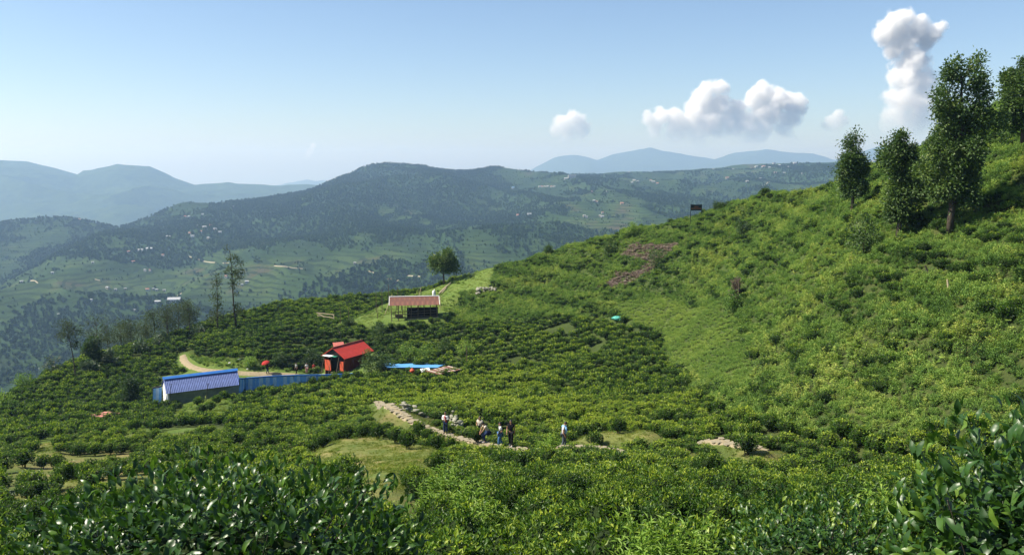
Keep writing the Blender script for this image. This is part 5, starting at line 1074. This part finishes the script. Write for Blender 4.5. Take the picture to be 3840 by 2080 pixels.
def skin_mesh(name, V, E, Rr, mat, parent, sub=1, root=0):
    me = bpy.data.meshes.new(name); me.from_pydata([tuple(v) for v in V], E, []); o = bpy.data.objects.new(name, me); COL.objects.link(o)
    o.modifiers.new('skin', 'SKIN'); sv = me.skin_vertices[0].data
    for i, r in enumerate(Rr): sv[i].radius = (r, r) if isinstance(r, (int, float)) else r; sv[i].use_root = (i == root)
    s = o.modifiers.new('smooth', 'SUBSURF'); s.levels = sub; s.render_levels = sub
    dg = bpy.context.evaluated_depsgraph_get(); m2 = bpy.data.meshes.new_from_object(o.evaluated_get(dg)); bpy.data.objects.remove(o); bpy.data.meshes.remove(me)
    m2.name = name; m2.materials.clear(); m2.materials.append(mat); m2.polygons.foreach_set('use_smooth', [True] * len(m2.polygons)); return link(name, m2, parent)
def person(label, pos, facing, H, pose, top, bottom, sleeve=0.55, shoes='shoe', group=None, long_hair=False, flare=1.0):
    """joints in body heights, x to the right hand side, y ahead, z up"""
    e = empty('person', tuple(pos), facing); tag(e, label, 'person', group)
    J = dict(pel=(0, 0, 0.53), spi=(0, 0, 0.62), che=(0, 0.005, 0.73), nek=(0, 0.005, 0.845), hea=(0, 0.015, 0.905), hat=(0, 0.012, 0.955), shl=(-0.105, 0, 0.80), shr=(0.105, 0, 0.80), ell=(-0.135, -0.01, 0.64), elr=(0.135, -0.01, 0.64), wrl=(-0.135, 0.04, 0.505), wrr=(0.135, 0.04, 0.505),
             hil=(-0.05, 0, 0.51), hir=(0.05, 0, 0.51), knl=(-0.055, 0.01, 0.28), knr=(0.055, 0.01, 0.28), anl=(-0.058, 0, 0.045), anr=(0.058, 0, 0.045), tol=(-0.065, 0.085, 0.018), tor=(0.065, 0.085, 0.018))
    J.update(pose); V = {k: np.array(v) * H for k, v in J.items()}
    names = list(V); ix = {n: i for i, n in enumerate(names)}
    rad = dict(pel=(0.078, 0.058), spi=(0.066, 0.05), che=(0.078, 0.055), nek=0.03, hea=(0.045, 0.055), hat=(0.043, 0.05), shl=0.04, shr=0.04, ell=0.026, elr=0.026, wrl=0.018, wrr=0.018, hil=0.055, hir=0.055, knl=0.035, knr=0.035, anl=0.023, anr=0.023, tol=0.02, tor=0.02)
    bones = [('pel', 'spi'), ('spi', 'che'), ('che', 'nek'), ('nek', 'hea'), ('hea', 'hat'), ('che', 'shl'), ('che', 'shr'), ('shl', 'ell'), ('shr', 'elr'), ('ell', 'wrl'), ('elr', 'wrr'), ('pel', 'hil'), ('pel', 'hir'), ('hil', 'knl'), ('hir', 'knr'), ('knl', 'anl'), ('knr', 'anr'), ('anl', 'tol'), ('anr', 'tor')]
    P = [V[n] for n in names]; Ee = [(ix[a], ix[b]) for a, b in bones]
    sc = lambda r, k=1.0, a=0.0: ((r[0] * k + a) * H, (r[1] * k + a) * H) if isinstance(r, tuple) else ((r * k + a) * H, (r * k + a) * H)
    Rr = [sc(rad[n]) for n in names]
    for s, el, wr in ((-1, 'ell', 'wrl'), (1, 'elr', 'wrr')):          # palm and five fingers
        d = unit(V[wr] - V[el]); sd = unit(np.cross(d, [0, 1.0, 0.2])); pn = np.cross(sd, d); ip = len(P); P.append(V[wr] + d * 0.04 * H); Ee.append((ix[wr], ip)); Rr.append((0.018 * H, 0.010 * H))
        for f, (o, l) in enumerate(((-0.016, 0.036), (-0.006, 0.042), (0.005, 0.040), (0.015, 0.032))):
            a = V[wr] + d * (0.058 * H) + sd * o * H; c = a + d * l * H * 0.6 + pn * 0.008 * H; t = a + d * l * H + pn * 0.022 * H
            k = len(P); P += [a, c, t]; Ee += [(ip, k), (k, k + 1), (k + 1, k + 2)]; Rr += [(0.0052 * H,) * 2, (0.0048 * H,) * 2, (0.004 * H,) * 2]
        k = len(P); P += [V[wr] + d * 0.03 * H + pn * 0.02 * H + sd * s * 0.012 * H, V[wr] + d * 0.05 * H + pn * 0.034 * H]; Ee += [(ix[wr], k), (k, k + 1)]; Rr += [(0.006 * H,) * 2, (0.005 * H,) * 2]
    skin_mesh('body', P, Ee, Rr, M['skin'], e)
    hd = (V['hea'] + V['hat']) / 2; hu = unit(V['hat'] - V['hea']); fw = unit(np.array([0, 1.0, 0]) - hu * hu[1]); rt = np.cross(fw, hu); RM = np.stack([rt, fw, hu], 1)
    b = MB(); b.blob((0, 0, 0), (1, 1, 1), 14, 9); v = b.v[0]; lim = np.where(v[:, 1] > 0.15, 0.25, -0.35 if not long_hair else -0.9); v[:, 2] = np.maximum(v[:, 2], lim)
    v = v * np.array([0.052, 0.062, 0.062]) * H + np.array([0, -0.008, 0.012]) * H; b.v[0] = v @ RM.T + hd; b.build('hair', [M['hair']], e, None, None, True)
    fb = MB()
    for sx in (-1, 1):
        fb.blob(RM @ np.array([sx * 0.017, 0.054, 0.0]) * H + hd, np.array([0.007, 0.005, 0.004]) * H, 6, 4, 1); fb.blob(RM @ np.array([sx * 0.047, 0.0, -0.005]) * H + hd, np.array([0.006, 0.012, 0.017]) * H, 6, 4, 0)
    fb.blob(RM @ np.array([0, 0.06, -0.014]) * H + hd, np.array([0.008, 0.012, 0.014]) * H, 6, 4, 0); fb.blob(RM @ np.array([0, 0.054, -0.033]) * H + hd, np.array([0.015, 0.005, 0.004]) * H, 6, 4, 1); fb.build('face', [M['skin'], M['hair']], e, None, None, True)
    def part(nm, keys, mat, k, a, ext=None):
        kk = [n for n in keys]; ii = {n: i for i, n in enumerate(kk)}; Pp = [V[n] if not (ext and n in ext) else ext[n] for n in kk]; Eb = [(ii[x], ii[y]) for x, y in bones if x in ii and y in ii]
        skin_mesh(nm, Pp, Eb, [sc(rad[n], k, a) for n in kk], M[mat], e)
    lerp = lambda p, q, t: V[p] + (V[q] - V[p]) * t
    keys = ['pel', 'spi', 'che', 'nek', 'shl', 'shr', 'ell', 'elr']; ext = {'nek': lerp('che', 'nek', 0.72)}
    if sleeve < 1: ext['ell'] = lerp('shl', 'ell', sleeve); ext['elr'] = lerp('shr', 'elr', sleeve)
    else: keys += ['wrl', 'wrr']; ext['wrl'] = lerp('ell', 'wrl', 0.92); ext['wrr'] = lerp('elr', 'wrr', 0.92)
    ext['pel'] = lerp('spi', 'pel', 0.95); part('shirt', keys, top, 1.06, 0.010, ext)
    part('trousers', ['pel', 'hil', 'hir', 'knl', 'knr', 'anl', 'anr'], bottom, 1.05 * flare, 0.012, {'anl': lerp('knl', 'anl', 0.93), 'anr': lerp('knr', 'anr', 0.93)})
    for s in 'lr':
        a, t = V['an' + s], V['to' + s]; b = MB(); c = (a * 0.45 + t * 0.55); c[2] = t[2] + 0.012 * H; b.blob((0, 0, 0), (0.030 * H, 0.078 * H, 0.028 * H), 10, 6); d = t - a; rz = math.atan2(-d[0], d[1]); b.build('shoe', [M[shoes]], e, tuple(c), (0, 0, rz), True)
    return e, V
walk = dict(knl=(-0.055, 0.06, 0.285), anl=(-0.055, 0.075, 0.045), tol=(-0.06, 0.16, 0.02), knr=(0.055, 0.0, 0.28), anr=(0.055, -0.09, 0.055), tor=(0.06, -0.01, 0.018))
look_down = dict(nek=(0, 0.03, 0.84), hea=(0, 0.065, 0.89), hat=(0, 0.085, 0.935))
def on_path(px, py, Y): p = at_ground(px, py, Y); return np.array([p[0], p[1], p[2] + 0.09])
# facing: 0 looks away from the camera, pi towards it
e, V = person('person in white jacket and dark trousers with a red scarf on the path', on_path(1671, 1622, 58.3), math.pi * 0.95, 1.62, dict(wrl=(-0.05, 0.12, 0.69), ell=(-0.13, 0.03, 0.66), wrr=(0.05, 0.12, 0.67), elr=(0.13, 0.03, 0.66)), 'white_cotton', 'navy_denim', 1.0, 'black_cotton', long_hair=True)
b = MB(); b.tube([(0.05, 0.11, 1.33), (0.0, 0.15, 1.2), (-0.07, 0.16, 1.05), (-0.08, 0.15, 0.9)], (0.035, 0.05, 0.06, 0.05), 8); o = b.build('scarf', [M['red_cotton']], e, None, None, True)
e, V = person('person in beige shirt standing behind the crouching one', on_path(1800, 1636, 55.8), math.pi * 0.85, 1.72, dict(wrl=(-0.12, 0.09, 0.52), wrr=(0.06, 0.12, 0.58), elr=(0.15, 0.0, 0.66)), 'beige_cotton', 'white_cotton', 0.6)
b = MB(); b.blob((0, 0, 0), (0.17, 0.12, 0.26), 12, 8, 0, 0, 2, 0.06); b.tube([(-0.1, 0, 0.2), (0.0, 0.02, 0.45), (0.1, 0, 0.2)], 0.015, 5); q = Vector((0.02, 0.2, 0.86)); p = Matrix.Translation(e.location) @ Matrix.Rotation(e.rotation_euler.z, 4, 'Z') @ q; o = b.build('shoulder_bag', [M['black_cotton']], None, p, None, True); tag(o, 'black bag held in front by the person in beige shirt', 'bag')
sit = dict(pel=(-0.02, -0.09, 0.42), spi=(-0.01, -0.05, 0.50), che=(0, 0.03, 0.60), nek=(0, 0.07, 0.70), hea=(0, 0.115, 0.745), hat=(0, 0.14, 0.79), shl=(-0.105, 0.045, 0.665), shr=(0.105, 0.045, 0.665), ell=(-0.12, 0.14, 0.54), elr=(0.12, 0.14, 0.54), wrl=(-0.06, 0.21, 0.42), wrr=(0.06, 0.21, 0.42),
           hil=(-0.06, -0.09, 0.40), hir=(0.06, -0.09, 0.40), knl=(-0.075, 0.10, 0.31), knr=(0.075, 0.12, 0.30), anl=(-0.07, 0.07, 0.05), anr=(0.07, 0.07, 0.05), tol=(-0.08, 0.155, 0.018), tor=(0.08, 0.155, 0.018))
person('person in beige top and blue jeans crouching beside the path', on_path(1822, 1650, 54.0), math.pi * 0.62, 1.66, sit, 'beige_cotton', 'navy_denim', 0.6, flare=1.15)
e, V = person('person in white top and wide light jeans walking with a shoulder bag', on_path(1876, 1670, 52.6), math.pi * 0.55, 1.58, {**walk, 'ell': (-0.13, -0.06, 0.66), 'wrl': (-0.1, 0.05, 0.58)}, 'white_cotton', 'blue_denim', 0.75, flare=1.25)
b = MB(); b.blob((0, 0, 0), (0.12, 0.07, 0.1), 10, 7); b.tube([(-0.05, 0, 0.05), (-0.12, 0.0, 0.35), (0.1, 0.02, 0.42), (0.12, 0.0, 0.1)], 0.012, 5); p = Matrix.Translation(e.location) @ Matrix.Rotation(e.rotation_euler.z, 4, 'Z') @ Vector((-0.16, 0.08, 0.98)); o = b.build('shoulder_bag', [M['grey_denim']], None, p, (0, 0, 1.2), True); tag(o, 'small dark bag at the hip of the person in white top', 'bag')
person('person dressed all in black walking on the stone path', on_path(1916, 1668, 52.4), math.pi * 0.92, 1.74, {**walk, 'wrr': (0.13, 0.1, 0.53), 'elr': (0.15, -0.03, 0.65), 'wrl': (-0.13, -0.02, 0.5)}, 'black_cotton', 'black_cotton', 0.55, 'shoe')
e, V = person('man in white shirt with light blue overshirt looking down on the path', on_path(2113, 1662, 49.6), -math.pi * 0.5, 1.72, {**walk, **look_down, 'che': (0, 0.02, 0.73), 'wrl': (-0.12, 0.04, 0.5)}, 'white_cotton', 'grey_denim', 0.6)
b = MB(); b.blob((0, 0, 0), (0.21, 0.14, 0.09), 14, 8, 0, 0, 4, 0.06); b.tube([(-0.17, 0.1, 0.02), (-0.2, 0.14, -0.2), (-0.15, 0.12, -0.38)], (0.07, 0.06, 0.04), 7); b.tube([(0.17, 0.1, 0.02), (0.2, 0.14, -0.2), (0.15, 0.12, -0.38)], (0.07, 0.06, 0.04), 7); b.build('overshirt', [M['light_blue_cotton']], e, (0, 0.02, 1.38), None, True)
# on the dirt road
def on_road(px, py): p = G(px, py); return np.array([p[0], p[1], p[2] + 0.1])
e, V = person('person in dark clothes carrying a red umbrella on the dirt road', on_road(1003, 1402), -math.pi * 0.45, 1.7, {**walk, 'elr': (0.13, 0.06, 0.68), 'wrr': (0.08, 0.14, 0.76)}, 'black_cotton', 'navy_denim', 0.9, 'black_cotton')
um = empty('umbrella', tuple(np.array(e.location) + [-0.12, 0.0, 1.28])); um.rotation_euler = (0.15, -0.30, 0.4); tag(um, 'open red umbrella held over a person on the dirt road', 'umbrella')
for i in range(8):
    b = MB(); q0, q1 = i * math.pi / 4, (i + 1) * math.pi / 4; rows = []
    for k in range(5):
        t = k / 4; r = 0.62 * math.sin(t * 1.35) / math.sin(1.35); z = 0.62 + 0.30 * math.cos(t * 1.5) - 0.3
        rows.append([(r * math.cos(q0), r * math.sin(q0), z), (r * 0.96 * math.cos((q0 + q1) / 2), r * 0.96 * math.sin((q0 + q1) / 2), z - 0.02 * t), (r * math.cos(q1), r * math.sin(q1), z)])
    b.add([p for r_ in rows for p in r_], [(k * 3 + j, k * 3 + 3 + j, k * 3 + 4 + j, k * 3 + 1 + j) for k in range(4) for j in range(2)]); b.build('canopy_panel', [M['red_cotton']], um, None, None, True)
    b = MB(); b.tube([(0, 0, 0.6), (0.6 * math.cos(q0), 0.6 * math.sin(q0), 0.36)], 0.006, 4); b.build('rib', [M['iron']], um)
b = MB(); b.tube([(0, 0, -0.1), (0, 0, 0.98)], 0.012, 6); b.build('shaft', [M['iron']], um)
person('person in grey top and dark trousers on the road beside the fence', on_road(1112, 1403), math.pi * 0.8, 1.68, walk, 'grey_cotton', 'black_cotton', 0.9, 'black_cotton')
person('person in pale pink clothes on the road near the hut stairs', on_road(1151, 1402), math.pi * 1.1, 1.62, {}, 'white_cotton', 'pink_cotton', 0.9, 'black_cotton', flare=1.2)
person('person in red jacket on the road nearest to the red hut', on_road(1178, 1403), math.pi * 1.0, 1.62, {}, 'red_cotton', 'pink_cotton', 1.0, 'black_cotton', flare=1.2)

# ------------------------------------------------------------------ big tea bushes in the foreground, leaf by leaf
def big_leaf(seed, L, W, curl):
    g = np.random.default_rng(seed); b = MB(); k = 7; t = np.linspace(0, 1, k); w = W * np.sin(np.pi * np.clip(t * 0.97 + 0.03, 0, 1)) ** 0.75 * (1 - 0.15 * t); z = curl * (t * (1 - t) * 1.6) - 0.35 * curl * t * t; vs = []
    for i in range(k): vs += [(-w[i] / 2, t[i] * L, z[i] * L + w[i] * 0.16 + 0.004 * math.sin(i * 2.1 + seed)), (0, t[i] * L, z[i] * L), (w[i] / 2, t[i] * L, z[i] * L + w[i] * 0.16 + 0.004 * math.cos(i * 1.7 + seed))]
    fs = [(3 * i + j, 3 * i + j + 1, 3 * i + j + 4, 3 * i + j + 3) for i in range(k - 1) for j in range(2)]
    b.add(vs, fs, 0, 0.3); b.tube([(0, -0.12 * L, -0.02 * L), (0, 0.05 * L, 0)], 0.0016, 4, 0, 0.6); return b
LEAF_MB = [big_leaf(600 + i, 0.1 * (0.9 + 0.06 * i), 0.046 * (0.9 + 0.05 * (i % 3)), 0.10 + 0.12 * (i % 4)) for i in range(6)]
LEAF_ME = [b.mesh('tea_leaf', [M['big_leaf']], True) for b in LEAF_MB]
def big_bush(label, centre, radii, n, size, seed, twigs=26, zmin=-0.5, tone=0.0):
    g = np.random.default_rng(seed); c = np.array(centre); rd = np.array(radii); gz_ = zg(c[0], c[1]); e = empty('large_tea_bush', (c[0], c[1], gz_)); tag(e, label, 'tea bush'); off = c - np.array([c[0], c[1], gz_])
    ns = n // 5; v = unit(g.normal(0, 1, (ns * 3, 3))); v = v[v[:, 2] > zmin][:ns]; ns = len(v)
    rr = g.uniform(0.60, 1.0, ns) ** 0.5 * (1 + 0.05 * np.sin(v[:, 0] * 7 + seed) + 0.04 * np.sin(v[:, 1] * 9 + v[:, 2] * 6)); kf = (np.hypot(v[:, 0], v[:, 1]) ** 3 + np.abs(v[:, 2]) ** 3) ** (-1 / 3); tips = v * rd * (rr * kf)[:, None]; rows = []
    for s_ in range(ns):                                     # a shoot: leaves spiralling below its tip
        ax_ = unit(v[s_] * 0.7 + [0, 0, 0.75] + g.normal(0, 0.25, 3)); h_ = unit(np.cross(ax_, [0.3, 0.9, 0.1])); k_ = np.cross(ax_, h_); q0 = g.uniform(0, 6.28); young = g.uniform() < 0.17
        for j in range(5):
            q = q0 + j * 2.4; outv = math.cos(q) * h_ + math.sin(q) * k_; d = unit(outv * (0.55 + 0.18 * j) + ax_ * (0.95 - 0.2 * j) + [0, 0, -0.06 * j] + g.normal(0, 0.12, 3)); sz = size * (0.62 + 0.13 * j if j < 3 else 1.0) * g.uniform(0.8, 1.15)
            tn = 0.52 if (young and j == 0) else (0.3 if (young and j == 1) else g.normal(0.05, 0.12)); rows.append((tips[s_] - ax_ * 0.02 * j * size * 10 * 0.9, d, unit(ax_ + g.normal(0, 0.3, 3)), sz, tn + tone, int(g.integers(0, 6))))
    vd = np.array([(off + r[0] + [c[0], c[1], gz_]) for r in rows]); front = np.linalg.norm(vd, axis=1) + 0.35 * -(vd[:, 2] - c[2]); pxx, pyy, _ = proj(vd[:, 0], vd[:, 1], vd[:, 2]); vis = (pxx > 0) & (pxx < 3840) & (pyy < 2080); od = np.argsort(np.where(vis, front, front + 50)); rest_ = MB()
    for r_i, i in enumerate(od):
        pos, d, upv, sz, tn, k = rows[i]; y = Vector(d); x = y.cross(Vector(upv)).normalized(); z = x.cross(y); mt = Matrix((x, y, z)).transposed()
        if r_i < 290:
            o = link('leaf', LEAF_ME[k], e, tuple(off + pos), mt.to_euler()); o.scale = (sz,) * 3; o['tint'] = float(np.clip(tn, -0.25, 0.68))
        else:
            b = LEAF_MB[k]; A_ = np.array(mt) * sz
            for vv, aa in ((b.v[0], 0), ): rest_.add(vv @ A_.T + off + pos, b.f[:12], 0, float(np.clip(0.3 + tn, 0.02, 0.98)))
    lm = rest_.build('leaf_mass', [M['big_leaf']], e, None, None, True); lm['kind'] = 'stuff'
    tw = MB()
    for i in range(twigs):
        t_ = tips[int(g.integers(0, ns))] * 0.95; r0 = np.array([g.normal(0, 0.05), g.normal(0, 0.05), -off[2]]); m1 = np.array([t_[0] * 0.35, t_[1] * 0.35, (-off[2]) * 0.45 + t_[2] * 0.2]); tw.tube([off + r0, off + m1, off + t_], (0.009, 0.006, 0.002), 5)
    tw.build('branches', [M['twig']], e); cb = MB(); cb.blob(off + [0, 0, -rd[2] * 0.15], rd * [0.62, 0.62, 0.55], 10, 7, 0, 0, seed, 0.1); cb.build('shade_core', [M['core']], e)  # last blob is a dark filler for shade between the leaves
    return e
BUSHES = [
 ('big dark glossy tea bush filling the bottom left foreground', (-1.40, 3.85, -1.94), (0.98, 0.62, 0.50), 10500, 0.92, 700, 40, -0.35, 0.0),
 ('big glossy bush with long leaves at the right foreground edge', (2.12, 3.1, -1.70), (0.68, 0.6, 0.74), 9500, 1.0, 701, 34, -0.5, 0.02),
 ('glossy tea bush left of the right foreground bush', (2.35, 6.1, -3.10), (0.80, 0.7, 0.60), 7500, 0.85, 702, 30, -0.35, 0.06),
]
for a in BUSHES: big_bush(*a)
# bright feathery weeds
def weed(label, px, py, Y, h, w, n, seed, leaf=0.10):
    q = at_ground(px, py, Y); g = np.random.default_rng(seed); e = empty('weed_clump', tuple(q)); tag(e, label, 'weed'); b = MB(); st = MB()
    for i in range(n):
        x, y = g.normal(0, w * 0.4, 2); lx, ly = g.normal(0, 0.16, 2) * h; hh = h * g.uniform(0.6, 1.05) * math.exp(-(x * x + y * y) / (2 * w * w)); st.tube([(x, y, -0.05), (x + lx, y + ly, hh)], (0.006, 0.003), 4); m = 26; t = g.uniform(0.15, 1, m) ** 0.7; p = np.stack([x + lx * t, y + ly * t, hh * t], 1); qa = g.uniform(0, 6.28, m); d = unit(np.stack([np.cos(qa), np.sin(qa), g.uniform(0.0, 1.1, m)], 1))
        b.leaves(p, d, np.tile([0, 0, 1.0], (m, 1)), leaf * g.uniform(0.6, 1.2, m) * (1.2 - 0.5 * t), leaf * 0.17, 0, np.clip(0.25 + 0.45 * t + g.normal(0, 0.12, m), 0, 0.95))
    b.build('foliage', [M['weed']], e); st.build('stems', [M['weed']], e)
weed('bright green feathery weed clump at the bottom edge', 2480, 2090, 6.6, 1.15, 0.42, 90, 801, 0.12)
weed('bright green weed clump behind the right foreground bush', 3320, 1850, 13.5, 1.6, 0.55, 70, 802, 0.15)
weed('tall pale green weeds among the tea in the lower middle', 1740, 1905, 19, 1.6, 0.5, 44, 803, 0.2)
weed('tall pale green weeds beside the tea left of centre bottom', 1650, 1850, 22, 1.6, 0.5, 40, 804, 0.2)
weed('pale weeds growing at the lower middle between dark bushes', 1830, 1960, 15, 1.3, 0.5, 44, 805, 0.16)
weed('tall yellow green stalks right of the man in black', 2060, 1640, 51, 1.5, 0.7, 30, 806, 0.3)
weed('yellow green grass clump on the bank below the path', 1600, 1905, 19, 1.1, 0.5, 40, 807, 0.16)

# ------------------------------------------------------------------ clouds
def cloud(name, label, puffs, Y, seed, dens, base, soft=120.0):
    """heaped puffs of a cumulus at its true distance: a billowed hull holding vapour that thins out towards its edges and its base"""
    g = np.random.default_rng(seed); px1 = Y / FPX; C = pix(puffs[0][0], puffs[0][1], Y); b = MB()
    for (px, py, r) in puffs:
        c = pix(px, py, Y) - C; b.blob(c, np.array([r, r, r]) * px1 * 1.3, 20, 12)
    me = b.mesh(name, []); o = bpy.data.objects.new(name, me); COL.objects.link(o)
    rm = o.modifiers.new('merge', 'REMESH'); rm.mode = 'VOXEL'; rm.voxel_size = 5 * px1
    sm = o.modifiers.new('ease', 'SMOOTH'); sm.iterations = 4
    dg = bpy.context.evaluated_depsgraph_get(); m2 = bpy.data.meshes.new_from_object(o.evaluated_get(dg)); bpy.data.objects.remove(o)
    m = bpy.data.materials.new(name + '_vapour'); m.use_nodes = True; t = m.node_tree; t.nodes.clear(); oo = t.nodes.new('ShaderNodeOutputMaterial'); vv = t.nodes.new('ShaderNodeVolumePrincipled')
    tc = N(t, 'ShaderNodeTexCoord'); P = tc.outputs['Object']
    # billows: distance to the nearest puff centre, roughened by noise of two sizes
    n1 = N(t, 'ShaderNodeTexNoise', i_Scale=1 / (62 * px1), i_Detail=7.0, i_Roughness=0.62); t.links.new(P, n1.inputs['Vector'])
    f = None
    for (px, py, r) in puffs:
        c = pix(px, py, Y) - C; d = N(t, 'ShaderNodeVectorMath', operation='DISTANCE'); t.links.new(P, d.inputs[0]); d.inputs[1].default_value = tuple(c)
        q = math_(t, 'MULTIPLY', d.outputs['Value'], -1 / (r * px1))
        f = q if f is None else smax(t, f, q)
    h = math_(t, 'ADD', f, 1.0); h = math_(t, 'ADD', h, math_(t, 'MULTIPLY', math_(t, 'SUBTRACT', n1.outputs[0], 0.5), 2.6))
    h = math_(t, 'MULTIPLY', h, 3.0, True)
    sz = N(t, 'ShaderNodeSeparateXYZ'); t.links.new(P, sz.inputs[0]); bz = float(pix(puffs[0][0], base, Y)[2] - C[2])
    fade = math_(t, 'MULTIPLY', math_(t, 'SUBTRACT', sz.outputs['Z'], bz), 1 / (soft * px1), True)
    h = math_(t, 'MULTIPLY', h, math_(t, 'POWER', fade, 1.5))
    t.links.new(math_(t, 'MULTIPLY', h, dens / (60 * px1)), vv.inputs['Density'])
    vv.inputs['Color'].default_value = (1, 1, 1, 1); vv.inputs['Anisotropy'].default_value = 0.0; t.links.new(vv.outputs[0], oo.inputs['Volume'])
    try: m.cycles.volume_step_rate = STEP
    except Exception as ex: print(ex)
    m2.materials.clear(); m2.materials.append(m); o = link(name, m2, None, tuple(C)); tag(o, label, 'cloud', None, 'stuff'); return o
def smax(t, a, b):
    n = N(t, 'ShaderNodeMath', operation='SMOOTH_MAX'); t.links.new(a, n.inputs[0]); t.links.new(b, n.inputs[1]); n.inputs[2].default_value = 0.25; return n.outputs[0]
STEP = 0.5
CY_ = 20000
cloud('cloud', 'tall towering white cumulus on the right', [(3350,85,46),(3390,68,36),(3325,125,42),(3385,125,50),(3450,115,50),(3505,118,40),(3480,150,44),(3400,165,48),(3355,190,34),(3425,235,62),(3385,290,62),(3445,310,62),(3395,370,74),(3455,390,80),(3360,430,60),(3440,450,80),(3330,470,40)], CY_, 901, 3.4, 560, 330)
cloud('cloud', 'wide double headed white cumulus over the distant range', [(2645,340,40),(2695,330,34),(2640,385,50),(2690,400,52),(2600,430,48),(2540,440,40),(2480,440,38),(2430,440,32),(2735,440,52),(2795,465,56),(2830,370,46),(2870,350,42),(2920,375,52),(2970,400,48),(3005,415,26),(2885,420,66),(2960,450,48),(2560,475,52),(2660,470,66),(2860,480,50),(2460,480,38),(2765,415,44),(2760,470,60),(2520,495,44),(2940,490,48),(2620,510,50),(2820,510,50)], CY_, 902, 3.2, 570, 170)
cloud('cloud', 'small rounded white cloud left of the double headed one', [(2145,440,32),(2110,460,36),(2170,458,34),(2080,495,28),(2180,490,40),(2130,495,44)], CY_, 903, 2.4, 560, 120)
cloud('cloud', 'little white cloud between the two large clouds', [(3140,428,24),(3120,455,26),(3160,455,26),(3100,470,20),(3140,470,30)], CY_, 904, 2.0, 520, 90)
cloud('cloud', 'faint small wisp low over the valley', [(1174,545,12),(1164,570,15),(1152,585,12)], CY_, 905, 2.2, 620, 80)
# ------------------------------------------------------------------ haze
hz = MB(); hz.box((0, 7000, -125), (22000, 14600, 750))
hm = bpy.data.materials.new('haze_air'); hm.use_nodes = True; ht = hm.node_tree; ht.nodes.clear()
ho = ht.nodes.new('ShaderNodeOutputMaterial'); hv = ht.nodes.new('ShaderNodeVolumePrincipled')
hv.inputs['Color'].default_value = (0.42, 0.64, 1.0, 1); hv.inputs['Density'].default_value = 0.000135; hv.inputs['Absorption Color'].default_value = (0.55, 0.55, 0.55, 1); hv.inputs['Anisotropy'].default_value = 0.25
ht.links.new(hv.outputs[0], ho.inputs['Volume'])
haze = hz.build('haze', [hm]); tag(haze, 'pale blue haze filling the valley air', 'haze', None, 'stuff')
